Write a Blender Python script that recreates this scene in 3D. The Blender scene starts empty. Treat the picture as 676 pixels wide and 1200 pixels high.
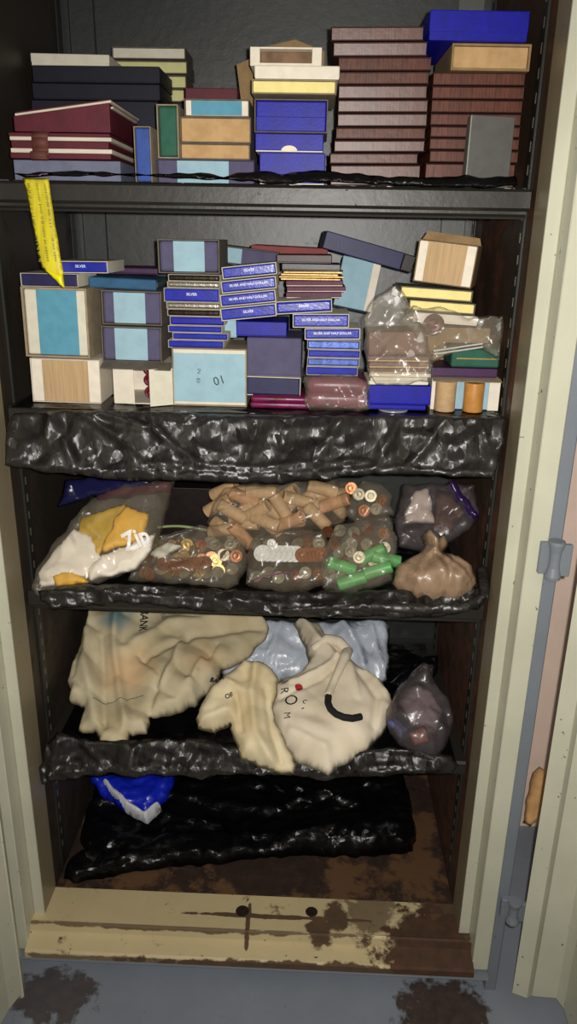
import bpy, bmesh, math, random
from mathutils import Vector, Matrix, noise
from mathutils.geometry import delaunay_2d_cdt
from math import sin, cos, pi, radians

random.seed(7)
SC = bpy.context.scene
COL = SC.collection

# ---------------------------------------------------------------- camera
FPX = 900.0
CAM = Vector((0.0957, -1.1074, 1.3793))
PITCH, YAW, ROLL = 0.3446, 0.0305, 0.0187
FW = Vector((-sin(YAW)*cos(PITCH), cos(YAW)*cos(PITCH), -sin(PITCH)))
_r = FW.cross(Vector((0, 0, 1))).normalized()
_u = _r.cross(FW)
RT = _r*cos(ROLL) + _u*sin(ROLL)
UP = -_r*sin(ROLL) + _u*cos(ROLL)
cam = bpy.data.cameras.new('camera')
cam.sensor_fit = 'VERTICAL'
cam.sensor_height = 36.0
cam.lens = FPX/1200.0*36.0
cam.clip_start = 0.01
camo = bpy.data.objects.new('camera', cam)
COL.objects.link(camo)
m = Matrix((RT, UP, -FW)).transposed().to_4x4()
m.translation = CAM
camo.matrix_world = m
SC.camera = camo

# ---------------------------------------------------------------- light
SC.view_settings.view_transform = 'Standard'
SC.view_settings.look = 'None'
SC.view_settings.gamma = 1.0
SC.view_settings.use_curve_mapping = False
SC.view_settings.exposure = 0.0
w = bpy.data.worlds.new('room')
SC.world = w
w.use_nodes = True
w.node_tree.nodes['Background'].inputs[0].default_value = (1.0, 0.86, 0.74, 1)
w.node_tree.nodes['Background'].inputs[1].default_value = 0.13
fl = bpy.data.lights.new('phone_flash', 'SPOT')      # the flash of the phone that took the photo
fl.energy = 66.0
fl.spot_size = radians(128)
fl.spot_blend = 1.0
fl.shadow_soft_size = 0.006
fl.color = (1.0, 0.965, 0.91)
flo = bpy.data.objects.new('phone_flash', fl)
COL.objects.link(flo)
flo.location = CAM + UP*0.012 + RT*0.022
flo.rotation_euler = (FW + UP*0.02).to_track_quat('-Z', 'Y').to_euler()
# ---------------------------------------------------------------- helpers
def at(px, py, Y=None, Z=None):
    d = FW*FPX + RT*(px-338.0) - UP*(py-600.0)
    t = (Y-CAM.y)/d.y if Y is not None else (Z-CAM.z)/d.z
    return CAM + d*t

def lin(c):
    c = c/255.0
    return c/12.92 if c <= 0.04045 else ((c+0.055)/1.055)**2.4

def col(rgb):
    return (lin(rgb[0]), lin(rgb[1]), lin(rgb[2]), 1.0)

_M = {}
def mat(name, rgb, rough=0.7, var=0.12, scale=(60, 60, 60), metal=0.0, spec=0.4, bump=0.15, bscale=300.0, rgb2=None, coat=0.0):
    """painted card, cloth, leatherette ...: base colour with fine noise and a little grain"""
    if name in _M:
        return _M[name]
    m = bpy.data.materials.new(name)
    m.use_nodes = True
    nt = m.node_tree; N = nt.nodes; L = nt.links
    b = N['Principled BSDF']
    b.inputs['Roughness'].default_value = rough
    b.inputs['Metallic'].default_value = metal
    b.inputs['Specular IOR Level'].default_value = spec
    b.inputs['Coat Weight'].default_value = coat
    b.inputs['Coat Roughness'].default_value = 0.12
    tc = N.new('ShaderNodeTexCoord')
    mp = N.new('ShaderNodeMapping'); mp.inputs['Scale'].default_value = scale
    L.new(tc.outputs['Object'], mp.inputs[0])
    nz = N.new('ShaderNodeTexNoise'); nz.inputs['Scale'].default_value = 1.0; nz.inputs['Detail'].default_value = 5
    L.new(mp.outputs[0], nz.inputs['Vector'])
    rp = N.new('ShaderNodeValToRGB')
    c = col(rgb)
    c2 = col(rgb2) if rgb2 else tuple(v*(1-var*2.2) for v in c[:3]) + (1,)
    rp.color_ramp.elements[0].position = 0.3; rp.color_ramp.elements[0].color = c2
    rp.color_ramp.elements[1].position = 0.62; rp.color_ramp.elements[1].color = c
    L.new(nz.outputs['Fac'], rp.inputs[0]); L.new(rp.outputs[0], b.inputs['Base Color'])
    if bump:
        n2 = N.new('ShaderNodeTexNoise'); n2.inputs['Scale'].default_value = bscale; n2.inputs['Detail'].default_value = 3
        L.new(tc.outputs['Object'], n2.inputs['Vector'])
        bp = N.new('ShaderNodeBump'); bp.inputs['Strength'].default_value = bump; bp.inputs['Distance'].default_value = 0.001
        L.new(n2.outputs['Fac'], bp.inputs['Height']); L.new(bp.outputs[0], b.inputs['Normal'])
    _M[name] = m
    return m

def crinkle_nodes(nt, strength, s1, s2, stretch=(1, 1, 1)):
    """normal vector tilted facet by facet, as on crumpled film"""
    N = nt.nodes; L = nt.links
    tc = N.new('ShaderNodeTexCoord'); ge = N.new('ShaderNodeNewGeometry')
    acc = ge.outputs['Normal']
    for s, k, rot in ((s1, 1.0, .5), (s2, 0.55, -.7), (s2*2.3, 0.25, 1.2)):
        mp = N.new('ShaderNodeMapping'); mp.inputs['Scale'].default_value = (stretch[0]*1.0, stretch[1]*1.0, stretch[2]); mp.inputs['Rotation'].default_value = (0, rot, 0)
        L.new(tc.outputs['Object'], mp.inputs[0])
        wn = N.new('ShaderNodeTexNoise'); wn.inputs['Scale'].default_value = s*0.3; wn.inputs['Detail'].default_value = 2
        L.new(mp.outputs[0], wn.inputs['Vector'])
        mx = N.new('ShaderNodeVectorMath'); mx.operation = 'MULTIPLY_ADD'; mx.inputs[1].default_value = (2.6/s,)*3
        L.new(wn.outputs['Color'], mx.inputs[0]); L.new(mp.outputs[0], mx.inputs[2])
        v = N.new('ShaderNodeTexVoronoi'); v.feature = 'F1'; v.inputs['Scale'].default_value = s
        L.new(mx.outputs[0], v.inputs['Vector'])
        sb = N.new('ShaderNodeVectorMath'); sb.operation = 'SUBTRACT'; sb.inputs[1].default_value = (.5,)*3
        L.new(v.outputs['Color'], sb.inputs[0])
        ad = N.new('ShaderNodeVectorMath'); ad.operation = 'MULTIPLY_ADD'; ad.inputs[1].default_value = (strength*k,)*3
        L.new(sb.outputs[0], ad.inputs[0]); L.new(acc, ad.inputs[2]); acc = ad.outputs[0]
    nm = N.new('ShaderNodeVectorMath'); nm.operation = 'NORMALIZE'; L.new(acc, nm.inputs[0])
    return nm

def film(name, rgb, rough=0.22, s1=28, s2=75, strength=0.6, spec=0.6, stretch=(1, 1, .6)):
    """opaque thin plastic"""
    if name in _M:
        return _M[name]
    m = bpy.data.materials.new(name); m.use_nodes = True
    b = m.node_tree.nodes['Principled BSDF']
    b.inputs['Base Color'].default_value = col(rgb)
    b.inputs['Roughness'].default_value = rough
    b.inputs['Specular IOR Level'].default_value = spec
    bp = crinkle_nodes(m.node_tree, strength, s1, s2, stretch=stretch)
    m.node_tree.links.new(bp.outputs[0], b.inputs['Normal'])
    _M[name] = m
    return m

def clear(name, rgb=(255, 255, 255), milk=0.04, milkrgb=(215, 208, 195), rough=0.26, s1=13, s2=40, strength=0.6, shine=.9):
    """clear bag film: mostly see-through, a little milky, glints on its creases"""
    if name in _M:
        return _M[name]
    m = bpy.data.materials.new(name); m.use_nodes = True
    nt = m.node_tree; N = nt.nodes; L = nt.links
    N.remove(N['Principled BSDF'])
    out = N['Material Output']
    tr = N.new('ShaderNodeBsdfTransparent'); tr.inputs[0].default_value = col(rgb)
    df = N.new('ShaderNodeBsdfDiffuse'); df.inputs[0].default_value = col(milkrgb)
    gl = N.new('ShaderNodeBsdfGlossy'); gl.inputs['Roughness'].default_value = rough
    bp = crinkle_nodes(nt, strength, s1, s2)
    L.new(bp.outputs[0], gl.inputs['Normal'])
    m1 = N.new('ShaderNodeMixShader'); m1.inputs[0].default_value = milk
    L.new(tr.outputs[0], m1.inputs[1]); L.new(df.outputs[0], m1.inputs[2])
    fr = N.new('ShaderNodeFresnel'); fr.inputs[0].default_value = 1.45
    mu = N.new('ShaderNodeMath'); mu.operation = 'MULTIPLY'; mu.inputs[1].default_value = shine; mu.use_clamp = True
    L.new(fr.outputs[0], mu.inputs[0])
    mn = N.new('ShaderNodeMath'); mn.operation = 'MINIMUM'; mn.inputs[1].default_value = .3
    L.new(mu.outputs[0], mn.inputs[0])
    m2 = N.new('ShaderNodeMixShader')
    L.new(mn.outputs[0], m2.inputs[0]); L.new(m1.outputs[0], m2.inputs[1]); L.new(gl.outputs[0], m2.inputs[2])
    L.new(m2.outputs[0], out.inputs['Surface'])
    _M[name] = m
    return m

def painted(name, rgb, rust=0.4, rustrgb=(62, 32, 20), rough=0.45, nscale=9.0, bias=0.62, speck=0.6, grad=None, mottle=(0.86, 1.0), spec=0.4, spots=(), pscale=(1, 1, 1)):
    """old gloss paint on steel: patches and specks of rust; grad = (axis, at0, at1) makes rust denser along an axis"""
    m = bpy.data.materials.new(name); m.use_nodes = True
    nt = m.node_tree; N = nt.nodes; L = nt.links
    b = N['Principled BSDF']
    b.inputs['Specular IOR Level'].default_value = spec
    tc = N.new('ShaderNodeTexCoord')
    def noise_n(scale, detail=6, rough_=0.6):
        n = N.new('ShaderNodeTexNoise'); n.inputs['Scale'].default_value = scale
        n.inputs['Detail'].default_value = detail; n.inputs['Roughness'].default_value = rough_
        L.new(tc.outputs['Object'], n.inputs['Vector']); return n
    def ramp(src, p0, c0, p1, c1):
        r = N.new('ShaderNodeValToRGB')
        r.color_ramp.elements[0].position = p0; r.color_ramp.elements[0].color = c0
        r.color_ramp.elements[1].position = p1; r.color_ramp.elements[1].color = c1
        L.new(src, r.inputs[0]); return r
    c = col(rgb)
    base = ramp(noise_n(6, 4).outputs['Fac'], 0.3, tuple(v*mottle[0] for v in c[:3])+(1,), 0.7, tuple(v*mottle[1] for v in c[:3])+(1,))
    rc = col(rustrgb)
    rcol = ramp(noise_n(40, 5).outputs['Fac'], 0.3, tuple(v*0.45 for v in rc[:3])+(1,), 0.75, tuple(min(1, v*1.7) for v in rc[:3])+(1,))
    src = noise_n(nscale, 8, 0.68).outputs['Fac']
    if grad:
        ax, a0, a1, amt = grad
        sx = N.new('ShaderNodeSeparateXYZ'); L.new(tc.outputs['Object'], sx.inputs[0])
        mr = N.new('ShaderNodeMapRange'); mr.inputs['From Min'].default_value = a0; mr.inputs['From Max'].default_value = a1
        mr.inputs['To Min'].default_value = 0; mr.inputs['To Max'].default_value = amt
        L.new(sx.outputs['XYZ'.index(ax)], mr.inputs['Value'])
        ad = N.new('ShaderNodeMath'); ad.operation = 'ADD'
        L.new(src, ad.inputs[0]); L.new(mr.outputs[0], ad.inputs[1]); src = ad.outputs[0]
    patch = ramp(src, bias, (0, 0, 0, 1), bias+0.07, (rust,)*3+(1,))
    sp = ramp(noise_n(75, 2).outputs['Fac'], 0.715, (0, 0, 0, 1), 0.74, (speck,)*3+(1,))
    mxm = N.new('ShaderNodeMath'); mxm.operation = 'MAXIMUM'
    L.new(patch.outputs[0], mxm.inputs[0]); L.new(sp.outputs[0], mxm.inputs[1])
    for (c, rad, amt) in spots:      # rust stains with a place of their own
        sv = N.new('ShaderNodeVectorMath'); sv.operation = 'SUBTRACT'; sv.inputs[1].default_value = c
        L.new(tc.outputs['Object'], sv.inputs[0])
        dv = N.new('ShaderNodeVectorMath'); dv.operation = 'DIVIDE'; dv.inputs[1].default_value = rad
        L.new(sv.outputs[0], dv.inputs[0])
        ln = N.new('ShaderNodeVectorMath'); ln.operation = 'LENGTH'; L.new(dv.outputs[0], ln.inputs[0])
        wn = noise_n(32, 5)
        a2 = N.new('ShaderNodeMath'); a2.operation = 'MULTIPLY_ADD'; a2.inputs[1].default_value = 1.7
        L.new(wn.outputs['Fac'], a2.inputs[0]); L.new(ln.outputs['Value'], a2.inputs[2])
        mr = N.new('ShaderNodeMapRange'); mr.inputs['From Min'].default_value = 1.92; mr.inputs['From Max'].default_value = 1.72; mr.inputs['To Max'].default_value = amt
        L.new(a2.outputs[0], mr.inputs['Value'])
        m3 = N.new('ShaderNodeMath'); m3.operation = 'MAXIMUM'; L.new(mxm.outputs[0], m3.inputs[0]); L.new(mr.outputs[0], m3.inputs[1]); mxm = m3
    mix = N.new('ShaderNodeMix'); mix.data_type = 'RGBA'
    L.new(mxm.outputs[0], mix.inputs['Factor']); L.new(base.outputs[0], mix.inputs[6]); L.new(rcol.outputs[0], mix.inputs[7])
    L.new(mix.outputs[2], b.inputs['Base Color'])
    rr = N.new('ShaderNodeMapRange'); rr.inputs['To Min'].default_value = rough; rr.inputs['To Max'].default_value = 0.85
    L.new(mxm.outputs[0], rr.inputs['Value']); L.new(rr.outputs[0], b.inputs['Roughness'])
    bp = N.new('ShaderNodeBump'); bp.inputs['Strength'].default_value = 0.25; bp.inputs['Distance'].default_value = 0.002
    nb = noise_n(55, 4)
    L.new(nb.outputs['Fac'], bp.inputs['Height']); L.new(bp.outputs[0], b.inputs['Normal'])
    _M[name] = m
    return m

def link(name, me, material, parent=None, smooth=False):
    o = bpy.data.objects.new(name, me)
    COL.objects.link(o)
    if material is not None:
        me.materials.append(material)
    if smooth:
        for p in me.polygons:
            p.use_smooth = True
    if parent is not None:
        o.parent = parent
    return o

def tag(o, label, cat, group=None):
    o['label'] = label; o['category'] = cat
    if group: o['group'] = group
    return o

def thing(name, label, cat, loc=(0, 0, 0), rot=None, group=None):
    o = bpy.data.objects.new(name, None)
    COL.objects.link(o)
    o.empty_display_size = 0.03
    o.location = loc
    if rot is not None:
        o.rotation_euler = rot.to_euler() if hasattr(rot, 'to_euler') else rot
    return tag(o, label, cat, group)

def struct(o):
    o['kind'] = 'structure'; return o

class MB:
    """collects shapes into one mesh"""
    def __init__(s): s.bm = bmesh.new()
    def box(s, x0, x1, y0, y1, z0, z1, bev=0.0, seg=1, top=None):
        b = bmesh.new()
        vs = [b.verts.new(p) for p in ((x0,y0,z0),(x1,y0,z0),(x1,y1,z0),(x0,y1,z0),(x0,y0,z1),(x1,y0,z1),(x1,y1,z1),(x0,y1,z1))]
        for f in ((3,2,1,0),(4,5,6,7),(0,1,5,4),(1,2,6,5),(2,3,7,6),(3,0,4,7)):
            b.faces.new([vs[i] for i in f])
        if top:
            for v in vs: v.co = top(v.co.copy())
        if bev > 0:
            bmesh.ops.bevel(b, geom=list(b.edges), offset=min(bev, 0.45*min(abs(x1-x0), abs(y1-y0), abs(z1-z0))), segments=seg, affect='EDGES', profile=0.5)
        s.merge(b); return s
    def merge(s, b, M=None):
        if M is not None: bmesh.ops.transform(b, matrix=M, verts=b.verts)
        t = bpy.data.meshes.new('tmp'); b.to_mesh(t); b.free(); s.bm.from_mesh(t); bpy.data.meshes.remove(t)
    def lathe(s, prof, M=None, n=24):
        b = bmesh.new(); rings = []
        for r, z in prof:
            if r < 1e-6: rings.append([b.verts.new((0, 0, z))])
            else: rings.append([b.verts.new((r*cos(2*pi*i/n), r*sin(2*pi*i/n), z)) for i in range(n)])
        for a, c in zip(rings, rings[1:]):
            for i in range(n):
                j = (i+1) % n
                q = [a[i % len(a)], a[j % len(a)], c[j % len(c)], c[i % len(c)]]
                q = list(dict.fromkeys(q))
                if len(q) > 2: b.faces.new(q)
        s.merge(b, M); return s
    def tube(s, pts, r, n=10, caps=True):
        b = bmesh.new(); rings = []
        pts = [Vector(p) for p in pts]
        rs = r if isinstance(r, (list, tuple)) else [r]*len(pts)
        for i, p in enumerate(pts):
            t = (pts[min(i+1, len(pts)-1)]-pts[max(i-1, 0)]).normalized()
            a = t.cross(Vector((0, 0, 1)) if abs(t.z) < 0.9 else Vector((0, 1, 0))).normalized(); c = t.cross(a)
            rings.append([b.verts.new(p + (a*cos(2*pi*k/n)+c*sin(2*pi*k/n))*rs[i]) for k in range(n)])
        for a, c in zip(rings, rings[1:]):
            for k in range(n): b.faces.new((a[k], a[(k+1) % n], c[(k+1) % n], c[k]))
        if caps: b.faces.new(rings[0][::-1]); b.faces.new(rings[-1])
        s.merge(b); return s
    def prism(s, poly, a0, a1, axis='Z'):
        """poly extruded along an axis; poly points are the other two coordinates in order"""
        b = bmesh.new()
        def P(p, a):
            return {'Z': (p[0], p[1], a), 'Y': (p[0], a, p[1]), 'X': (a, p[0], p[1])}[axis]
        lo = [b.verts.new(P(p, a0)) for p in poly]; hi = [b.verts.new(P(p, a1)) for p in poly]
        n = len(poly)
        for i in range(n): b.faces.new((lo[i], lo[(i+1) % n], hi[(i+1) % n], hi[i]))
        b.faces.new(lo[::-1]); b.faces.new(hi)
        bmesh.ops.recalc_face_normals(b, faces=b.faces)
        s.merge(b); return s
    def build(s, name, material, parent=None, smooth=False):
        bmesh.ops.recalc_face_normals(s.bm, faces=s.bm.faces)
        me = bpy.data.meshes.new(name); s.bm.to_mesh(me); s.bm.free()
        return link(name, me, material, parent, smooth)

def text(body, size, material, parent, M, name='lettering', bold=0.0):
    c = bpy.data.curves.new('t', 'FONT'); c.body = body; c.size = size
    c.align_x = 'CENTER'; c.align_y = 'CENTER'; c.extrude = 0.00012; c.offset = bold
    c.resolution_u = 3
    t = bpy.data.objects.new('t', c); COL.objects.link(t)
    bpy.context.view_layer.update()
    me = bpy.data.meshes.new_from_object(t.evaluated_get(bpy.context.evaluated_depsgraph_get()))
    bpy.data.objects.remove(t); bpy.data.curves.remove(c)
    o = link(name, me, material, parent)
    o.matrix_local = M
    return o
FRONT = Matrix.Rotation(pi/2, 4, 'X')       # text facing the camera side (-Y)
# ---------------------------------------------------------------- paints
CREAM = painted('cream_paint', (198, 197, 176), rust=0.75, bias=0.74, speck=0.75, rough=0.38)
CREAM_SHADED = painted('shaded_return_cream', (140, 128, 104), rust=0.8, bias=0.72, speck=0.5, rough=0.35)  # frame cream darkened: the shade on the inward-facing returns is in the colour
SILL = painted('sill_paint', (204, 186, 144), rust=0.9, bias=0.60, speck=0.9, nscale=15, grad=('X', 0.0, 0.42, 0.10), rough=0.45, spots=[((.36, .0, .07), (.10, .12, .10), .95), ((.40, .07, .1), (.06, .08, .06), .9), ((.06, .062, .1), (.20, .0055, .05), .9), ((-.005, .045, .1), (.0055, .05, .05), .9), ((.135, .035, .1), (.028, .03, .05), .9), ((.17, .070, .1), (.024, .035, .05), .9), ((.24, .085, .1), (.05, .05, .05), .7), ((.10, -.014, .06), (.36, .012, .012), .9), ((-.2, -.014, .06), (.3, .006, .008), .7), ((-.1, .024, .10), (.4, .003, .01), .8)])
DARK = painted('dark_steel', (44, 43, 39), rust=0.4, rustrgb=(48, 34, 26), bias=0.6, speck=0.3, nscale=5, rough=0.42, spec=0.35)
WALLR = painted('rusty_side_steel', (66, 48, 34), rust=0.9, rustrgb=(82, 46, 26), bias=0.5, speck=0.3, nscale=7, rough=0.5, grad=('Z', 1.2, 0.2, 0.16))
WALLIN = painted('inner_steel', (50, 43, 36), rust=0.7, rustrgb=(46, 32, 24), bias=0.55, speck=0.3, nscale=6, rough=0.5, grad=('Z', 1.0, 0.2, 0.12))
BACKP = painted('back_steel', (36, 39, 36), rust=0.3, rustrgb=(40, 34, 30), bias=0.62, speck=0.2, nscale=5, rough=0.44, spec=0.9)
UPR = painted('upright_steel', (112, 114, 110), rust=0.3, rustrgb=(60, 52, 44), bias=0.66, speck=0.2, rough=0.4)
FLOORIN = painted('rusty_floor', (104, 76, 52), rust=0.95, rustrgb=(46, 31, 25), bias=0.44, speck=0.5, nscale=8, rough=0.6)
LIP = painted('shelf_lip', (42, 40, 36), rust=0.8, rustrgb=(72, 56, 42), bias=0.66, speck=0.4, nscale=14, rough=0.4)
GREY = painted('grey_paint', (122, 128, 136), rust=0.6, bias=0.78, speck=0.4, rough=0.4)
FLOORM = painted('floor_paint', (138, 145, 156), rust=0.6, rustrgb=(62, 46, 38), bias=0.80, speck=0.45, nscale=3.0, rough=0.35, spots=[((.375, -.05, 0), (.085, .075, .1), .95), ((-.37, -.05, 0), (.085, .055, .1), .8)])
PEACH = painted('peach_wall', (250, 222, 204), rust=0.3, rustrgb=(190, 150, 120), bias=0.72, speck=0.0, rough=0.7)

# ---------------------------------------------------------------- the room
struct(MB().box(-2.2, 1.3, -2.6, 1.3, -0.05, 0.0).build('floor', FLOORM))
YP = at(622, 968, Z=0).y
struct(MB().box(0.50, 1.30, YP, YP+.6, 0.0, 2.5).build('wall_right', PEACH))
struct(MB().box(-2.2, 0.50, 0.72, 0.80, 0.0, 2.5).build('wall_back', PEACH))

# ---------------------------------------------------------------- the cabinet
X0, X1 = -0.41, 0.41          # clear opening
YB = 0.587                    # inner back
S1, S2, S3, S4 = 1.450, 1.110, 0.775, 0.445
cab = thing('storage_cabinet', 'tall steel storage cabinet with cream door frame and five packed levels inside', 'cabinet')
MB().box(X0-0.005, X1+0.005, YB, YB+0.004, 0.10, 1.84).build('back_panel', BACKP, cab)
for s in (-1, 1):
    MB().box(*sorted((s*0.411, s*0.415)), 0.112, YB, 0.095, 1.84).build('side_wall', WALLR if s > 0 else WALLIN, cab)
    MB().box(*sorted((s*0.468, s*0.472)), 0.012, YB+0.005, 0.02, 1.86).build('outer_side', GREY, cab)
    # slotted standards at the front and rear corners
    for yy in (0.165, 0.56):
        mb = MB().box(*sorted((s*0.4065, s*0.411)), yy-0.012, yy+0.012, 0.11, 1.83, .0008)
        sd = mb.build('shelf_standard', DARK, cab)
        ms = MB()
        for k in range(52 if s > 0 else 30):
            z = 0.16 + k*0.032
            ms.box(*sorted((s*0.4060, s*0.4066)), yy-0.0022, yy+0.0022, z, z+0.014)
        ms.build('slot', mat('slot_metal', (120, 112, 96), 0.4, metal=0.3), sd)
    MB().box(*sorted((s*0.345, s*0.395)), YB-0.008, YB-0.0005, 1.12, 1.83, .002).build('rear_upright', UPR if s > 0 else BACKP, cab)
MB().box(-0.472, 0.472, 0.004, YB+0.005, 1.84, 1.86).build('roof_panel', DARK, cab)
MB().box(X0, X1, 0.03, 0.112, 1.78, 1.84, .003).build('header', CREAM, cab)
# stepped jambs: inner return, first face, step, front face, grey outer corner
for s in (-1, 1):
    def q(x): return s*x
    MB().prism([(q(.410), .047), (q(.410), .112), (q(.466), .112), (q(.466), .108), (q(.414), .108), (q(.414), .047)], 0.10, 1.84).build('jamb_return', CREAM_SHADED, cab)
    MB().prism([(q(.410), .045), (q(.4105), .0435), (q(.4295), .0435), (q(.431), .045), (q(.431), .0475), (q(.410), .0475)], 0.098, 1.84).build('jamb_inner_face', CREAM, cab)
    MB().prism([(q(.431), .0465), (q(.431), .0015), (q(.4325), 0), (q(.4605), 0), (q(.462), .0015), (q(.462), .0465)], 0.058, 1.86).build('jamb_outer_face', CREAM, cab)
    MB().prism([(q(.4622), .0465), (q(.4622), .006), (q(.4635), .004), (q(.482), .004), (q(.484), .006), (q(.484), .05)], 0.0, 1.86).build('corner_post', GREY, cab)
# sill: tread, riser with a bead, lower step, front lip
MB().prism([(.112, .100), (.030, .100), (.026, .103), (.022, .100), (.020, .084), (.018, .080), (-.012, .072), (-.016, .068), (-.016, .055), (-.012, .050), (.112, .050)], -0.432, 0.432, 'X').build('sill', SILL, cab)
MB().prism([(.004, .050), (-.010, .048), (-.012, .044), (-.008, .040), (.030, .038), (.030, .0), (.10, 0), (.10, .05)], -0.462, 0.462, 'X').build('plinth', GREY, cab)
MB().box(X0, X1, .112, YB, .094, .0985).build('cabinet_floor', FLOORIN, cab)
# holes rusted through the tread
for (px, py, r) in ((284, 1067, .011), (365, 1068, .010)):
    p = at(px, py, Z=.101)
    MB().lathe([(0, .0004), (r, .0004), (r*1.25, 0)], Matrix.Translation((p.x, p.y, .1)), 14).build('bolt', mat('rust_bolt', (40, 22, 16), .9, .3), cab)

def shelf(z, front=.105):
    o = MB().prism([(front+.004, z), (front, z-.004), (front, z-.026), (front+.006, z-.030), (front+.020, z-.030), (front+.020, z-.034),
                    (front+.016, z-.038), (front+.017, z-.041), (front+.026, z-.041), (front+.026, z-.026), (front+.004, z-.026), (front+.004, z-.005),
                    (YB-.009, z-.005), (YB-.009, z)], X0+.006, X1-.006, 'X').build('shelf', LIP, cab)
    return o
for z in (S1, S2, S3, S4): shelf(z, .116)

# right door: folded edge seen end on, standing open towards the camera
def door(poly, inner, z0, z1, y_hinge, s, m2=CREAM):
    d = MB().prism(poly, z0, z1).build('door', CREAM, cab)
    MB().prism(inner, z0+.012, z1).build('door_panel', m2, d)
    return d
a, b, c2_, e = at(600, 1163, Z=.035), at(617, 1168, Z=.035), at(622, 1173, Z=.033), at(650, 1177, Z=.030)
rd = door([(a.x, a.y), (b.x, b.y-.002), (b.x+.003, b.y+.0), (b.x+.035, b.y+.02), (a.x+.03, a.y+.03)],
          [(c2_.x, c2_.y), (e.x, e.y), (e.x+.008, e.y-.02), (.585, -.55), (.600, -.55), (e.x+.03, e.y+.015), (b.x+.02, b.y+.008)], .034, 1.82, 0, 1)
rd['label'] = 'right door standing open, edge on'
ld = door([(-.440, -.018), (-.424, -.050), (-.414, -.078), (-.418, -.082), (-.455, -.055), (-.466, -.018)],
          [(-.416, -.080), (-.428, -.112), (-.50, -.52), (-.515, -.52), (-.465, -.10), (-.455, -.058)], .030, 1.82, 0, -1)
ld['label'] = 'left door standing open'
# hinges
for (px, py, h) in ((650, 656, .062), (602, 1068, .05)):
    p = at(px, py, Y=-.012)
    hg = MB().lathe([(0, -h/2), (.012, -h/2), (.0125, -h*.42), (.009, -h*.2), (.0085, 0), (.009, h*.2), (.0125, h*.42), (.012, h/2), (0, h/2)], Matrix.Translation((p.x, -.012, p.z)), 18)
    hg.box(p.x-.022, p.x, -.008, .004, p.z-h*.42, p.z+h*.42, .001).box(p.x, p.x+.024, -.016, -.008, p.z-h*.42, p.z+h*.42, .001)
    hg.build('hinge', GREY, rd)
# ---------------------------------------------------------------- boxes
CARD = mat('grey_card', (160, 144, 118), .85, .10)
CARDK = mat('brown_card', (150, 122, 84), .85, .12)
CARDD = mat('dull_card', (112, 104, 92), .85, .12)
TAN = mat('tan_card', (196, 160, 112), .8, .07, rgb2=(178, 142, 96))
TAN2 = mat('streaked_tan', (196, 164, 122), .8, .1, scale=(260, 60, 14))
WHITE = mat('white_card', (236, 226, 208), .75, .05)
PALEW = mat('pale_card', (222, 216, 196), .75, .05)
YELLOW = mat('yellow_card', (244, 228, 150), .75, .05)
PALEY = mat('pale_yellow_card', (216, 212, 150), .75, .05)
BLUE = mat('blue_card', (20, 22, 156), .46, .12, spec=.28)
BLUEG = mat('blue_gloss', (36, 46, 170), .22, .15, spec=.6, coat=.5)
BLUES = mat('blue_sheen', (92, 112, 190), .3, .25, scale=(160, 60, 60), metal=.55)
SILV = mat('silver_foil', (205, 198, 186), .24, .15, scale=(200, 60, 40), metal=.95, bump=.3)
SILVD = mat('dark_foil', (74, 64, 56), .26, .3, scale=(200, 60, 40), metal=.9)
NAVY = mat('navy_cloth', (14, 14, 34), .6, .15)
NAVYD = mat('dark_navy', (30, 30, 78), .5, .15)
LILAC = mat('slate_card', (86, 82, 112), .75, .08)
BAND = mat('pale_blue_card', (156, 190, 204), .8, .05)
BANDT = mat('teal_card', (92, 156, 180), .8, .06)
BANDTD = mat('teal_cloth', (44, 92, 128), .7, .1)
GREENC = mat('green_cloth', (38, 92, 74), .7, .12)
BLUECL = mat('blue_cloth', (56, 84, 160), .7, .1)
MAROON = mat('maroon_card', (92, 24, 40), .6, .12)
REDC = mat('red_card', (132, 44, 44), .6, .1)
PLUM = mat('plum_velvet', (112, 18, 70), .35, .2, scale=(40, 40, 40), spec=.5)
PLUMC = mat('plum_card', (96, 46, 74), .6, .15, scale=(160, 40, 30))
PURP = mat('dark_plum', (66, 30, 74), .45, .12)
PAGE = mat('page_edge', (226, 214, 196), .8, .12, scale=(20, 20, 500))
WOOD = mat('woodgrain', (98, 54, 38), .38, .2, scale=(420, 40, 26), spec=.34, rgb2=(58, 31, 23), bump=.15, bscale=160)
WOODR = mat('red_woodgrain', (102, 54, 38), .44, .2, scale=(420, 40, 26), spec=.28, rgb2=(62, 31, 23), bump=.15, bscale=160)
WOODE = mat('leather_edge', (56, 27, 24), .5, .15, spec=.3)
GREYS = mat('grey_cloth', (88, 88, 84), .6, .08)
GREYB = mat('blue_grey_card', (112, 116, 140), .7, .08)
LETTER = mat('silver_ink', (225, 228, 240), .4, .0, bump=0)
INK = mat('faded_ink', (70, 84, 92), .8, .3, scale=(400,)*3, bump=0)
BLACKB = mat('black_case', (34, 24, 24), .4, .2)
SCUFF = mat('scuffed_brown', (58, 34, 30), .45, .3)
GOLD = mat('gold_card', (188, 150, 84), .4, .15, scale=(200, 30, 30), metal=.3)
BROWNB = mat('brown_box', (104, 58, 42), .5, .15)

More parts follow.
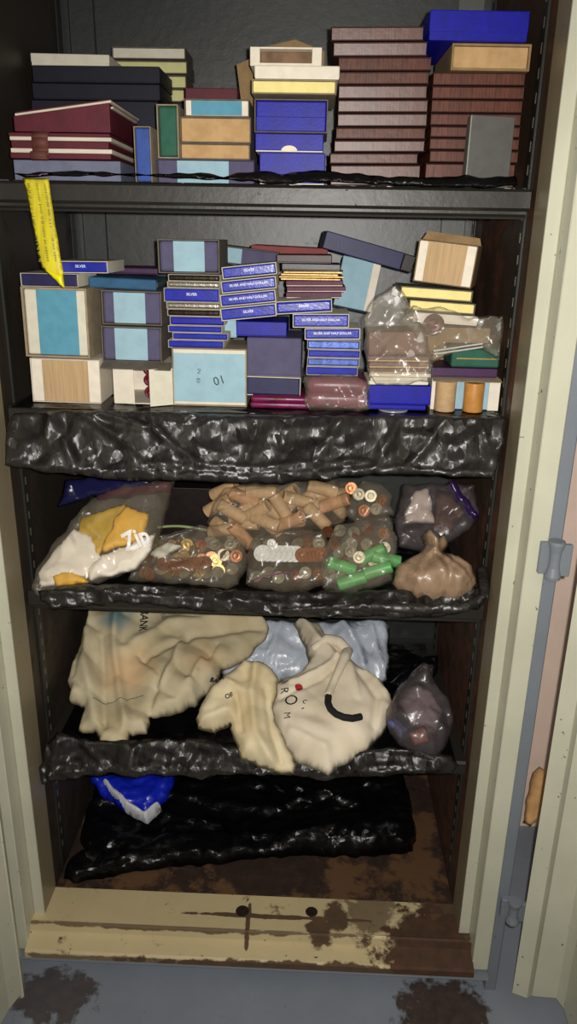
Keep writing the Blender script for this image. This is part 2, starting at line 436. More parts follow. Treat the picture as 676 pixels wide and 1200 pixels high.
def frame_of(r, Y, rx=0, ry=0, rz=0, d=.1, z0=None, z1=None):
    """front rectangle of the photo, taken at the box's own distance -> width, height, base-centre location, rotation"""
    xa, ya, xb, yb = r
    xc, yc = (xa+xb)/2, (ya+yb)/2
    L_, R_ = at(xa, yc, Y), at(xb, yc, Y)
    T, B = at(xc, ya, Y).z, at(xc, yb, Y).z
    if z0 is not None: B = z0
    if z1 is not None: T = z1
    wd, h = R_.x-L_.x, T-B
    rot = Matrix.Rotation(rz, 3, 'Z') @ Matrix.Rotation(ry, 3, 'Y') @ Matrix.Rotation(rx, 3, 'X')
    pf = Vector(((L_.x+R_.x)/2, Y, (T+B)/2))
    loc = pf - rot @ Vector((0, -d/2, h/2))
    return wd, h, loc, rot

def start(name, label, cat, r, Y, d, group=None, **k):
    wd, h, loc, rot = frame_of(r, Y, d=d, **k)
    return thing(name, label, cat, loc, rot, group), wd, h

def sleeve_parts(t, wd, h, d, sm, cm, wall=.0013, rec=.0015, bev=.0012, bands=(), bandm=None, seg=2):
    """open-fronted slip sleeve and the case inside it, the case's front a little recessed; bands = strips across the case front"""
    x, y = wd/2, d/2
    mb = MB()
    mb.box(-x, -x+wall, -y, y, 0, h, .0004).box(x-wall, x, -y, y, 0, h, .0004)
    mb.box(-x+wall, x-wall, -y, y, 0, wall, .0004).box(-x+wall, x-wall, -y, y, h-wall, h, .0004)
    mb.box(-x+wall, x-wall, y-wall, y, wall, h-wall)
    mb.build('sleeve', sm, t)
    g = .0004
    c = MB().box(-x+wall+g, x-wall-g, -y+rec, y-wall-g, wall+g, h-wall-g, bev, seg).build('case', cm, t)
    iw = wd-2*wall-2*g
    for f0, f1, mm in bands:
        MB().box(-iw/2+iw*f0, -iw/2+iw*f1, -y+rec-.0006, -y+rec+.0004, wall+g+.0006, h-wall-g-.0006, .0002).build('band', mm, t)
    return c

def sleeve_box(name, label, cat, r, Y, d, sm, cm, group=None, k=None, txt=None, **kw):
    t, wd, h = start(name, label, cat, r, Y, d, group, **(k or {}))
    sleeve_parts(t, wd, h, d, sm, cm, **kw)
    if txt:
        rec = kw.get('rec', .0015)
        text(txt, .0058 if len(txt) < 8 else .0050, LETTER, t, Matrix.Translation((0, -d/2+rec-.0003, h*.56)) @ FRONT, bold=.00008)
    return t

def lid_box(name, label, cat, r, Y, d, lm, tm, group=None, k=None, show=.12, slot=False, groove=True, bev=.0012):
    """two-piece card box: a lid that comes down over a paler tray"""
    t, wd, h = start(name, label, cat, r, Y, d, group, **(k or {}))
    x, y = wd/2, d/2
    MB().box(-x+.0008, x-.0008, -y+.0008, y-.0008, 0, h*.6, .0005).build('tray', tm, t)
    mb = MB().box(-x, x, -y, y, max(.0012, h*show), h, bev, 2)
    mb.build('lid', lm, t)
    if slot:
        MB().prism([(.012*cos(a), .012*sin(a)*.6) for a in [pi*i/10 for i in range(11)]], -y-.0003, -y+.0002, 'Y').build('thumb_cut', WHITE, t).location.z = max(.0012, h*show)
    return t

def wood_case(name, label, r, Y, d, group, m=None, slant=0.0, k=None, corner=False):
    t, wd, h = start(name, label, 'coin case', r, Y, d, group, **(k or {}))
    x, y = wd/2, d/2
    m = m or WOOD
    lip = .0011
    def sl(v):
        if v.y < -y+.004: v.y += slant*(1-(v.z-lip)/(h-2*lip))*h
        return v
    MB().box(-x+.0012, x-.0012, -y+.0010, y-.001, lip, h-lip, .0007, 2, top=sl).build('case', m, t)
    MB().box(-x, x, -y+.0004, y, 0, lip, .0007, 2).build('cover', WOODE, t)
    MB().box(-x, x, -y+.0004, y, h-lip, h, .0007, 2).build('cover', WOODE, t)
    return t

LIN1 = S1 + .0018       # tops of the liners on the shelves
LIN2 = S2 + .0018

# ======================= top shelf =======================
G = 'navy boxes on the top shelf'
NT = at(112, 77, .346).z
lid_box('storage_box', 'lowest and tallest of the navy boxes behind the red albums', 'box', (39, 118, 186, 180), .35, .12, NAVY, NAVY, G, dict(z0=LIN1), show=.02)
lid_box('storage_box', 'navy box in the middle of the navy pile behind the red albums', 'box', (38, 98, 187, 117), .348, .12, NAVY, NAVY, G, show=.03)
lid_box('storage_box', 'topmost navy box of the pile behind the red albums', 'box', (38, 77, 187, 97), .346, .12, NAVY, NAVY, G, show=.03)
lid_box('coin_box', 'low white box lying on top of the navy boxes', 'box', (36, 63, 128, 77), .36, .1, PALEW, PALEW, None, dict(z0=NT+.0005, ry=.01), show=.3)
G = 'pale boxes in the pile behind the navy boxes'
for lab, r, mm in (('white box on top of the pale pile at the back of the top shelf', (131, 55, 217, 69), PALEW),
                   ('wide pale yellow box second from the top of the pale pile at the back', (133, 71, 219, 86), PALEY),
                   ('pale yellow box third from the top of the pale pile', (148, 88, 218, 103), PALEY),
                   ('lowest pale yellow box of the pale pile behind the green book', (150, 104, 217, 119), PALEY)):
    sleeve_box('coin_box', lab, 'box', r, .475, .09, CARDD, mm, G)
lid_box('storage_box', 'dark box in shade carrying the pale pile at the back of the top shelf', 'box', (140, 120, 217, 150), .475, .09, BLACKB, BLACKB, None, dict(z0=LIN1))

def album(label, r, Y, d, upper, z0=None, strap=True):
    t, wd, h = start('coin_album', label, 'album', r, Y, d, 'red coin albums on the top shelf', z0=z0)
    x, y = wd/2, d/2
    if upper:
        tilt = .020
        def up(v): v.z += tilt*(v.x+x)/(2*x) if v.z > h*.5 else 0; return v
        MB().box(-x+.003, x-.002, -y+.003, y-.002, .0, h-.0045, .001, 2, top=up).build('spine', MAROON, t)
        MB().box(-x+.006, x+.0015, -y+.001, y, h-.0045, h-.0015, .0006, 1, top=up).build('page', PAGE, t)
        MB().box(-x+.006, x, -y+.0025, y, h-.0014, h+.0006, .0006, 1, top=up).build('cover', MAROON, t)
        MB().box(x-.0025, x+.002, -y+.012, y-.02, h*.55, h*.66, .0006, 1, top=up).build('page', PAGE, t)
    else:
        MB().box(-x, x, -y, y, 0, h*.22, .001, 2).build('cover', MAROON, t)
        MB().box(-x+.001, x+.002, -y+.001, y, h*.22+.0003, h*.40, .0006).build('page', PAGE, t)
        MB().box(-x+.002, x-.003, -y+.003, y, h*.40+.0003, h*.70, .0008).build('spine', MAROON, t)
        MB().box(-x+.001, x+.002, -y+.001, y, h*.70+.0003, h*.86, .0006).build('page', PAGE, t)
        MB().box(-x, x, -y, y, h*.86+.0003, h, .0008, 2).build('cover', MAROON, t)
        # leather strap round the album, its end curling out in front
        b = MB(); n = 16
        pts = [(-y+.01, h+.0012), (-y-.002, h+.001), (-y-.006, h*.8), (-y-.0065, h*.45), (-y-.007, h*.1), (-y-.011, -h*.08), (-y-.017, h*.0), (-y-.017, h*.2), (-y-.011, h*.24)]
        outer = [(p[0], p[1]) for p in pts]
        for (a0, a1) in zip(outer, outer[1:]):
            dx, dz = a1[0]-a0[0], a1[1]-a0[1]; l = math.hypot(dx, dz)+1e-9; nx, nz = -dz/l*.0009, dx/l*.0009
            b.prism([(a0[0]+nx, a0[1]+nz), (a1[0]+nx, a1[1]+nz), (a1[0]-nx, a1[1]-nz), (a0[0]-nx, a0[1]-nz)], -x*.36-.012, -x*.36+.012, 'X')
        b.build('strap', mat('strap_leather', (108, 62, 54), .7, .15), t, True)
    return t
lid_box('storage_box', 'blue-grey box lying under the two red albums', 'box', (16, 188, 141, 201), .15, .18, GREYB, GREYB, None, dict(z0=LIN1), show=.04)
ZA = at(75, 187, .15).z + .0005
album('lower red album with white page edges and a brown strap curling out in front', (11, 156, 129, 186), .145, .19, False, z0=ZA)
album('upper red album whose cover rises towards the right, lying on the strapped album', (13, 133, 130, 154.5), .147, .19, True)
t, wd, h = start('slipcase_book', 'small blue book upright in a tan slipcase beside the red albums', 'book', (157, 148, 177, 200), .15, .12, None, z0=LIN1, rz=-.05)
sleeve_parts(t, wd, h, .12, CARD, BLUECL, bev=.003, seg=3)
bt = sleeve_box('band_box', 'slate box with pale blue band under the tan boxes on the top shelf', 'box', (184, 187, 298, 200), .16, .13, LILAC, LILAC, None, dict(z0=LIN1), bands=((.20, .60, BAND), (.60, .74, BAND)), wall=.0008)
Z8 = at(240, 187, .16).z + .0005
t, wd, h = start('slipcase_book', 'small green book upright in a grey slipcase left of the tan boxes', 'book', (184, 122, 209, 186), .155, .11, None, z0=Z8, rz=-.02)
sleeve_parts(t, wd, h, .11, CARD, GREENC, bev=.004, seg=3, wall=.0018)
sleeve_box('coin_box', 'lower and thinner tan box stacked on the slate box', 'box', (211, 168, 293, 186), .165, .12, CARDD, TAN, 'tan boxes left of the blue boxes', dict(z0=Z8))
Z9 = at(252, 168, .165).z + .0005
sleeve_box('coin_box', 'upper and thicker tan box under the pale blue box with white ends', 'box', (211, 137, 294, 167), .165, .12, CARDD, TAN, 'tan boxes left of the blue boxes', dict(z0=Z9))
Z10 = at(252, 137, .165).z + .0005
sleeve_box('band_box', 'pale blue box with white ends on top of the tan boxes', 'box', (216, 116, 292, 136), .168, .23, CARDD, WHITE, None, dict(z0=Z10), bands=((.09, .90, BANDT),))
Z11 = at(252, 116, .168).z + .0005
lid_box('coin_case', 'flat maroon case behind the pale blue box with white ends', 'case', (217, 103, 278, 117), .27, .12, MAROON, MAROON, None, dict(z0=Z11), show=.05)

# centre pile
G = 'blue boxes under the yellow box on the top shelf'
lid_box('coin_box', 'lowest blue box of the centre pile, under the one with the thumb cut', 'box', (304, 179, 381, 199), .15, .11, BLUE, WHITE, G, dict(z0=LIN1), show=.06)
lid_box('coin_box', 'blue box with a white half-round thumb cut at its lower edge', 'box', (299, 156.5, 379, 178), .152, .11, BLUE, WHITE, G, show=.06, slot=True)
t, wd, h = start('coin_box', 'tall blue box with a seam across it in a grey sleeve under the yellow box', 'box', (298, 116, 384, 155.5), .15, .115, G)
sleeve_parts(t, wd, h, .115, CARDD, BLUE, wall=.0016, rec=.003, bev=.002)
MB().box(-wd/2+.0025, wd/2-.0035, -.0555, -.0535, .0022, h*.48, .0006).build('lid', BLUE, t)
sleeve_box('coin_box', 'bright yellow box lying on the blue boxes in the centre pile', 'box', (295, 93.5, 394, 110), .14, .14, CARD, YELLOW, None)
lid_box('coin_box', 'white box lying on the bright yellow box', 'box', (298, 76.5, 398, 92.5), .138, .14, WHITE, WHITE, None, show=.02, bev=.002)
Zc = at(345, 76, .138).z + .0005
t, wd, h = start('open_carton', 'open brown-lined white carton with raised flaps on top of the white box', 'carton', (293, 55, 377, 76), .15, .145, None, z0=Zc)
x = wd/2
MB().box(-x, -x+.014, -.0725, .0725, 0, h, .0006).box(x-.014, x, -.0725, .0725, 0, h, .0006).box(-x+.014, x-.014, -.0725, .0725, 0, .004, .0006).box(-x+.014, x-.014, -.0725, .0725, h-.0025, h, .0006).build('carton_body', WHITE, t)
MB().box(-x+.0145, x-.0145, -.055, .07, .0045, h-.003, .0006).build('inner_tray', mat('brown_inside', (132, 104, 80), .8, .2), t)
MB().prism([(-x-.004, -.002), (x+.003, -.004), (x+.004, h+.024), (.008, h+.040), (-x-.004, h+.026)], .073, .075, 'Y').build('flap', CARDK, t)
MB().prism([(-x-.034, h+.004), (-x-.003, h+.016), (-x-.003, -.058), (-x-.022, -.062)], .0732, .0757, 'Y').build('flap', CARDK, t)

# brown stacks
G = 'brown woodgrain cases in the left stack of the top shelf'
ordn = ['topmost', 'second from the top', 'third from the top', 'fourth from the top', 'fifth from the top', 'middle', 'fifth from the bottom', 'fourth from the bottom', 'third from the bottom', 'second from the bottom', 'bottom']
rects = [(387.5, 31, 497, 47.5), (390, 49, 501, 65.5), (396, 67, 506, 82.5), (396, 84, 503, 98.5), (396, 100, 501, 115.5), (395.5, 117, 502, 131.5), (395, 133, 501, 148), (393, 149.5, 499, 163), (391, 164.5, 498, 178), (386, 179.5, 490, 192), (387, 193.5, 493, 205)]
bright = [.10, .13, .0, 0, .10, .09, .08, -.02, .07, 0, .02]
for i, (r, nm) in enumerate(zip(rects, ordn)):
    k = dict(rz=(random.random()-.5)*.03, ry=-.012)
    if i == 10: k['z0'] = LIN1 + .001
    dd = .16 - .004*i
    wood_case('coin_case', nm[0].upper()+nm[1:]+' brown woodgrain case in the tall left stack beside the centre pile', r, .14 if i > 1 else .132, .16, G, slant=bright[i], k=k)
G = 'brown woodgrain cases in the right stack of the top shelf'
ordn = ['topmost', 'second from the top', 'third from the top', 'fourth from the top', 'fourth from the bottom', 'third from the bottom', 'second from the bottom', 'bottom']
rects = [(507, 85, 616, 100), (506, 101.3, 615, 116), (505, 117.3, 613, 132), (504, 133.3, 611, 147), (504, 148.3, 610, 161), (503, 162.3, 609, 175.5), (503, 176.8, 608, 190.5), (498, 192, 604, 209)]
for i, (r, nm) in enumerate(zip(rects, ordn)):
    k = dict(rz=(random.random()-.5)*.02, ry=-.004)
    if i == 7: k['z0'] = LIN1 + .001
    wood_case('coin_case', nm[0].upper()+nm[1:]+' reddish woodgrain case in the right stack under the tan carton', r, .15, .16, G, WOODR, slant=(.0, 0, 0, 0, 0, 0, 0, .03)[i], k=k)
Zt = at(560, 84.5, .15).z + .001
sleeve_box('carton', 'tan-ended cardboard carton between the right brown stack and the blue box', 'carton', (529, 51, 622, 83), .145, .15, CARDK, TAN, None, dict(z0=Zt, rz=.02), wall=.003, rec=.003)
Zu = at(575, 51, .145).z + .001
bb = lid_box('coin_box', 'large blue box with a seam at the very top of the right brown stack', 'box', (503, 12, 620, 49), .135, .16, BLUE, BLUE, None, dict(z0=Zu, rz=.02), show=.30)
bx_, = [c for c in bb.children if c.name.startswith('tray')]
t, wd, h = start('slipcase_book', 'grey cloth slipcase leaning upright against the right brown stack', 'book', (548, 135, 601, 216), .124, .02, None, z0=LIN1, rz=.12, rx=-.05, ry=.02)
MB().box(-wd/2, wd/2, -.010, .010, 0, h, .0015, 2).build('cover', GREYS, t)
MB().box(-wd/2-.0006, -wd/2+.0012, -.0106, -.0085, .001, h-.001, .0003).build('spine_edge', mat('pale_edge', (150, 148, 140), .6, .1), t)  # paler strip along the left edge

# ======================= second shelf =======================
t = sleeve_box('slipcase', 'large cardboard slipcase with teal front and pale strips at the left end', 'box', (27, 337, 103, 419), .145, .14, CARD, PALEW, None, dict(ry=.012), bands=((.20, .86, BANDT),), wall=.0032, rec=.004, bev=.003)
t = sleeve_box('carton', 'cream carton with streaked tan end under the teal slipcase', 'carton', (37, 421, 117, 471), .145, .14, WHITE, WHITE, None, dict(z0=LIN2, ry=.012, rz=.02), bands=((.16, .84, TAN2),), wall=.001, rec=.0012)
G = 'blue sleeved boxes lettered in silver'
sleeve_box('coin_box', 'plain navy sleeved box lying on the teal slipcase', 'box', (24, 320.5, 91, 336), .15, .11, PALEW, NAVYD, None, dict(ry=-.0), wall=.0008)
sleeve_box('coin_box', 'blue silver-lettered box over the navy one behind the yellow ribbon', 'box', (62, 306, 126, 320), .16, .11, PALEW, BLUEG, G, dict(ry=-.01), wall=.0012, txt='SILVER')
t, wd, h = start('coin_case', 'flat teal cloth book lying on the left pair of banded boxes', 'book', (104, 326, 183, 339), .19, .12, None, rz=.05, ry=.03)
MB().box(-wd/2, wd/2, -.06, .06, 0, h, .003, 3).build('cover', BANDTD, t); MB().box(-wd/2+.003, wd/2+.001, -.057, .061, h*.3, h*.72, .0006).build('page', CARDD, t)
lid_box('coin_case', 'dark purple flat case behind the flat teal book', 'case', (124, 314, 186, 325.5), .27, .12, PURP, PURP, None, dict(z0=at(140, 325, .19).z+.0015), show=.05)
bn = ((.19, .74, BAND),)
G = 'slate boxes with a pale blue band'
sleeve_box('band_box', 'upper slate box with pale blue band beside the teal slipcase', 'box', (119, 341, 189, 381), .165, .12, CARDD, LILAC, G, dict(ry=.01), bands=bn, wall=.0018, bev=.004)
t = sleeve_box('band_box', 'lower slate box with pale blue band above the open white carton', 'box', (119, 383, 189, 424), .165, .12, CARDD, LILAC, G, dict(ry=.01), bands=((.21, .78, BAND),), wall=.0018, bev=.004)
sleeve_box('band_box', 'slate box with pale blue band on top of the silver foil stack', 'box', (185, 280.5, 257, 320.5), .16, .12, CARDD, LILAC, G, dict(ry=-.005), bands=((.24, .77, BAND),), wall=.0018, bev=.005)
# open white carton with flaps and red tubes
t, wd, h = start('open_carton', 'open white carton with red tubes showing between its flaps', 'carton', (133, 428, 207, 475), .15, .12, None, z0=LIN2)
x, y = wd/2, .06
MB().box(-x, -x+.0015, -y, y, 0, h, .0004).box(x-.0015, x, -y, y, 0, h, .0004).box(-x+.0015, x-.0015, -y, y, 0, .0015).box(-x+.0015, x-.0015, y-.0015, y, .0015, h).box(-x, x, -y+.01, y, h, h+.0012, .0003).build('carton_body', WHITE, t)
MB().prism([(-x, -y-.0002), (-x+.036, -y-.008), (-x+.0362, -y-.0068), (-x, -y+.001)], .001, h-.001).build('flap', WHITE, t)
MB().prism([(x, -y-.0002), (x-.040, -y-.024), (x-.0405, -y-.0228), (x, -y+.001)], .001, h-.003).build('flap', PALEW, t)
b = MB().box(-x-.016, x-.006, -y-.020, -y+.012, h+.0015, h+.0027, .0004, 1, top=lambda v: Vector((v.x, v.y, v.z - .008*max(0, (-y+.005-v.y)/.025) + .003*sin(v.x*60)))); b.build('flap', CARDD, t)
p0 = t.location
for i, z in enumerate((.003, .0245, .046)):
    if z+.02 > h: z = h-.022
    e = thing('coin_tube', ('lowest', 'middle', 'uppermost')[i]+' of the red tubes inside the open white carton', 'tube', (p0.x+.002, p0.y+.012, p0.z+z+.0105), None, 'red tubes in the open white carton')
    M = Matrix.Rotation(pi/2, 4, 'X')
    MB().lathe([(0, -.04), (.0095, -.04), (.0102, -.0385), (.0102, .04), (.0095, .0415), (.007, .0415), (.0065, .0395), (0, .0395)], M, 20).build('tube_body', mat('red_tube', (120, 16, 44), .3, .15, spec=.5), e, True)
# foil-edged stack
G = 'foil-edged and blue boxes in the stack under the top banded box'
for lab, r, mm, tx in (('topmost dark foil box of the stack under the top banded box', (197, 322, 258, 329.6), SILVD, None), ('bright foil box second in the stack, above the silver-lettered blue one', (196, 330.2, 258, 337.4), SILV, None),
                       ('blue silver-lettered box lying in the middle of the foil stack', (192, 338, 257, 354), BLUEG, 'SILVER'),
                       ('bright foil box just under the silver-lettered box of the foil stack', (195, 354.6, 258, 362.2), SILV, None), ('dark foil box second under the silver-lettered box of the foil stack', (196, 362.8, 258, 370.6), SILVD, None),
                       ('dark-topped blue box just below the foil boxes', (199, 371.2, 263, 381.4), BLUE, None), ('shining blue box in the foil stack with white upper edge', (197, 382, 260, 389.8), BLUEG, None),
                       ('blue box set out to the right near the foot of the foil stack', (202, 390.4, 267, 398.4), BLUEG, None), ('lowest blue box of the foil stack, resting on the pale blue box', (197, 399, 262, 408), BLUEG, None)):
    sleeve_box('coin_box', lab, 'box', r, .155, .10, PALEW, mm, G, dict(rx=random.choice((-.01, .012)) if mm in (SILV,) else 0), wall=.0006, rec=.0008, bev=.0022, txt=tx)
t, wd, h = start('stamped_box', 'large pale blue box stamped with a faded number 10', 'box', (202, 408.6, 289, 477), .145, .12, None, z0=LIN2)
sleeve_parts(t, wd, h, .12, CARD, PALEW, wall=.0015)
MB().box(-wd/2+.0022, wd/2-.0026, -.0594, -.0580, h*.075, h*.915, .0003).build('band', BAND, t)
text('10', .020, INK, t, Matrix.Translation((.0155, -.0597, h*.47)) @ Matrix.Rotation(-.3, 4, 'Y') @ Matrix.Rotation(pi, 4, 'Y') @ FRONT, name='stamp')
text('IN . 83', .0085, INK, t, Matrix.Translation((-.018, -.0597, h*.53)) @ Matrix.Rotation(pi/2+.1, 4, 'Y') @ FRONT, name='stamp')
# lettered pile
G = 'blue sleeved boxes lettered in silver'
for lab, r, tx in (('topmost of the four tilted silver-lettered blue boxes', (260, 309, 324, 326), 'SILVER'), ('second of the four tilted blue boxes, faintly lettered in one long line', (259, 325.5, 323.5, 342.5), 'SILVER AND HALF DOLLAR'),
                   ('third of the four tilted blue boxes, boldly lettered in one long line', (258, 341.5, 323, 358.5), 'SILVER AND HALF DOLLAR'), ('lowest of the four tilted silver-lettered blue boxes', (258.5, 357.5, 323.5, 375), 'SILVER')):
    sleeve_box('coin_box', lab, 'box', (r[0], r[1]+1.2, r[2], r[3]-1.6), .145, .10, PALEW, BLUEG, G, dict(ry=-.115), wall=.0012, rec=.0010, bev=.002, txt=tx)
sleeve_box('coin_box', 'blue silver-lettered box right of the four tilted ones', 'box', (323, 352, 389, 367), .150, .10, PALEW, BLUEG, G, dict(ry=-.07), wall=.0012, rec=.0010, bev=.003, txt='SILVER')
sleeve_box('coin_box', 'blue long-lettered box just above the shining blue stack', 'box', (343, 368, 409, 384), .147, .10, PALEW, BLUEG, G, dict(ry=-.02), wall=.0012, rec=.0010, bev=.002, txt='SILVER AND HALF DOLLAR')
sleeve_box('coin_box', 'blue long-lettered box lying directly on the shining blue stack', 'box', (357, 385, 422, 398), .142, .10, PALEW, BLUEG, G, dict(ry=-.025), wall=.0012, rec=.0010, bev=.002, txt='SILVER AND HALF DOLLAR')
G = 'shining unlettered blue boxes in a stack'
for i, (lab, r, mm) in enumerate((('topmost pale shining blue box under the lettered boxes', (360, 399, 422, 409.6), BLUES), ('second shining blue box from the top of the unlettered stack', (361, 410.2, 422, 419.4), BLUEG),
                   ('third, pale shining blue box of the unlettered stack', (360, 420, 421, 429.4), BLUES), ('lowest shining blue box, above the wrapped plum case', (359, 430, 419, 440), BLUEG))):
    sleeve_box('coin_box', lab, 'box', r, .15, .10, PALEW, mm, G, dict(rx=.006), wall=.0006, rec=.0008, bev=.002)
lid_box('coin_box', 'deep blue box under the lowest tilted lettered box', 'box', (277, 377, 336, 394.5), .185, .10, BLUE, BLUE, None, show=.02)
lid_box('card_slab', 'pale blue card slab standing between the foil stack and the deep blue box', 'card', (255, 373, 277, 396), .20, .06, BAND, BAND, None, dict(ry=-.05), show=.02)
lid_box('coin_box', 'large dull slate box below the deep blue box', 'box', (289, 396, 353, 441), .165, .12, LILAC, LILAC, None, show=.01, bev=.0025)
sleeve_box('coin_box', 'navy box in a pale outlined sleeve above the plum case with the clasp', 'box', (288, 442, 352, 464), .155, .11, PALEW, NAVYD, None, dict(ry=.01), wall=.0012, bev=.002)
def clasp_case(label, r, Y, d, ry=0, clasp=True):
    t, wd, h = start('clasp_case', label, 'case', r, Y, d, 'plum velvet clasp cases', z0=LIN2, ry=ry)
    x, y = wd/2, d/2
    MB().box(-x, x, -y, y, 0, h*.52, h*.2, 5).build('case_base', PLUM, t, True)
    MB().box(-x+.001, x-.001, -y+.001, y, h*.46, h, h*.26, 6).build('lid', PLUM, t, True)
    if clasp:
        MB().box(-.010, .010, -y-.0015, -y+.004, h*.72, h*.82, .0012, 2).build('clasp', mat('brass', (215, 185, 130), .25, .1, metal=1.0), t)
    return t
clasp_case('plum velvet case with a brass clasp under the navy sleeved box', (293, 465, 362, 488), .138, .09)
clasp_case('plum velvet case in cloudy wrap between the clasp case and the blue boxes', (359, 444, 431, 487), .150, .09, clasp=False)
# back row of the middle
sleeve_box('band_box', 'tilted slate box with pale blue band at the back behind the tilted boxes', 'box', (254, 291, 326, 312), .30, .10, CARDD, LILAC, None, dict(ry=.10), bands=((.0, .40, BAND),), wall=.0015)
lid_box('coin_case', 'long flat red case lying at the back above the lettered boxes', 'case', (294, 289, 384, 299.5), .33, .12, REDC, REDC, None, dict(ry=.03), show=.05)
lid_box('coin_box', 'scuffed brown box on the small pile right of the tilted boxes', 'box', (324, 298.5, 389, 308.5), .22, .09, SCUFF, BLACKB, None, dict(ry=-.01), show=.06)
lid_box('coin_box', 'black box under the scuffed brown one', 'box', (330, 309, 399, 317.5), .222, .09, BLACKB, BLACKB, None, show=.06)
G = 'gold-edged cards in the small pile'
for i, r in enumerate(((332, 318.2, 401, 320.4), (329, 321, 396, 323.2), (327, 323.8, 403, 325.6), (329, 326.4, 399, 328.4))):
    t, wd, h = start('coin_card', ('topmost', 'second', 'third', 'lowest')[i]+' of the four thin gold-edged cards under the black box', 'card', r, .218, .085, G, ry=-.012+.008*(i % 2), rz=.03*(i-1.5))
    MB().box(-wd/2, wd/2, -.0425, .0425, 0, h, .0005).build('card', GOLD, t)
G = 'plum packs in the small pile'
for i, r in enumerate(((335, 329, 402, 335.4), (336, 336, 405, 342), (335, 342.6, 400, 349.4))):
    lid_box('coin_pack', ('upper', 'middle', 'lower')[i]+' plum pack under the gold-edged cards', 'pack', r, .214+.002*i, .09, PLUMC, PAGE, G, dict(ry=-.02), show=.1)
t, wd, h = start('card_slab', 'big teal card box with a white edge leaning at the back of the second shelf', 'card', (396, 303, 441, 362), .34, .05, None, ry=.18, rx=-.16)
MB().box(-wd/2, wd/2, -.025, .025, 0, h, .001).build('case', BAND, t)
MB().box(wd/2-.013, wd/2+.0004, -.0256, .01, .0, h, .0004).build('band', WHITE, t)
t, wd, h = start('coin_case', 'long navy box sloping down to the right at the back of the second shelf', 'box', (378, 285, 488, 306), .255, .10, None, ry=.245, rz=.06)
MB().box(-wd/2, wd/2*.74, -.05, .05, 0, h, .0015, 2).build('case', NAVYD, t)
MB().box(wd/2*.745, wd/2, -.0495, .05, .0004, h-.0004, .0015, 2).build('end_cap', BLACKB, t)
# right end of the second shelf
t = sleeve_box('carton', 'tan-ended carton with white edges on top of the pale yellow pads', 'carton', (487, 284, 556, 334), .165, .10, CARDK, WHITE, None, dict(ry=.095, rz=-.26), bands=((.15, .84, TAN2),), wall=.001, rec=.001)
MB().prism([(-.047, .0), (.047, .0), (.043, .011), (-.040, .013)], -.006, -.0045, 'Y').build('flap', CARDK, t).location.z = at(521, 284, .165).z-at(521, 334, .165).z
G = 'pale yellow pads under the tan-ended carton'
sleeve_box('coin_box', 'upper pale yellow pad under the tan-ended carton', 'box', (469, 338, 554, 351.5), .16, .10, CARDD, YELLOW, G, dict(ry=.05))
sleeve_box('coin_box', 'lower pale yellow pad under the tan-ended carton', 'box', (479, 353.5, 557, 366.5), .162, .10, CARDD, YELLOW, G, dict(ry=.05))
lid_box('coin_box', 'white box below the two pale yellow pads', 'box', (484, 368.5, 560, 379.5), .17, .10, WHITE, WHITE, None, dict(ry=.05))
lid_box('storage_box', 'brown carton in shade behind the clear bag holding a medallion', 'carton', (500, 384, 572, 440), .275, .10, CARDK, CARDK, None, dict(z0=LIN2))
lid_box('coin_box', 'plain brown box inside the clear bag, on the brown trays', 'box', (432, 389, 500, 415.5), .165, .09, BROWNB, BROWNB, None, dict(ry=-.03), show=.04)
G = 'brown trays stacked in the clear bag'
BT = mat('brown_tray', (92, 40, 30), .35, .2, spec=.5)
for i, r in enumerate(((430, 417.5, 503, 424), (432, 424.8, 503, 431.4), (433, 432.2, 501, 437.4))):
    lid_box('coin_tray', ('upper', 'middle', 'lower')[i]+' glossy brown tray above the white envelopes', 'tray', r, .15, .09, BT, TAN, G, dict(ry=-.01), show=.25)
G = 'white envelopes above the blue box at right'
for i, r in enumerate(((432, 438.2, 505, 442), (434, 442.6, 501, 446.4), (431, 447, 502, 451))):
    t, wd, h = start('envelope', ('upper', 'middle', 'lower')[i]+' white envelope lying on the blue box at right', 'envelope', r, .146+.002*(i % 2), .09, G, rz=.02*(i-1), ry=-.012)
    MB().box(-wd/2, wd/2, -.045, .045, 0, h, .001, 2).build('paper', PALEW, t)
    MB().prism([(-wd/2, -.0454), (wd/2, -.0454), (wd*.1, .01)], h, h+.0004).build('flap', WHITE, t)
lid_box('coin_box', 'blue box under the white envelopes at right', 'box', (432, 452, 505, 474), .148, .10, BLUE, BLUE, None, show=.02)
lid_box('coin_box', 'flat blue box at the foot of the right pile, above a clear disc', 'box', (431, 474.8, 499, 483), .140, .10, BLUE, BLUE, None, dict(z0=LIN2+.003), show=.1)
t, wd, h = start('open_carton', 'open carton lined pale blue behind the two coin rolls', 'carton', (505, 445, 585, 485), .165, .10, None, z0=LIN2)
x, y = wd/2, .05
MB().box(-x, -x+.012, -y, -y+.0012, 0, h, .0003).box(x-.018, x, -y, -y+.0012, 0, h, .0003).box(-x, -x+.001, -y+.0012, y, 0, h).box(x-.001, x, -y+.0012, y, 0, h).box(-x, x, -y+.004, y, h, h+.001).box(-x+.001, x-.001, y-.001, y, 0, h).build('carton_body', WHITE, t)
MB().box(-x+.0015, x-.0015, -y+.004, y-.0015, .0005, h-.001, .001).build('inner_tray', BAND, t)
MB().box(-x, x, -y-.010, -y+.0035, h+.0012, h+.002, .0002, 1, top=lambda v: Vector((v.x, v.y, v.z-.35*max(0, -y-v.y)))).build('flap', CARD, t)
lid_box('coin_case', 'thin dark plum case between the green case and the open carton', 'case', (505, 431.5, 583, 441), .16, .09, PURP, PURP, None, dict(z0=at(545, 444, .165).z+.0028), show=.1)
t, wd, h = start('coin_case', 'dark green case with a gold line on the thin plum case', 'case', (529, 409, 586, 428.5), .158, .08, None, z0=at(545, 431.5, .16).z+.0012)
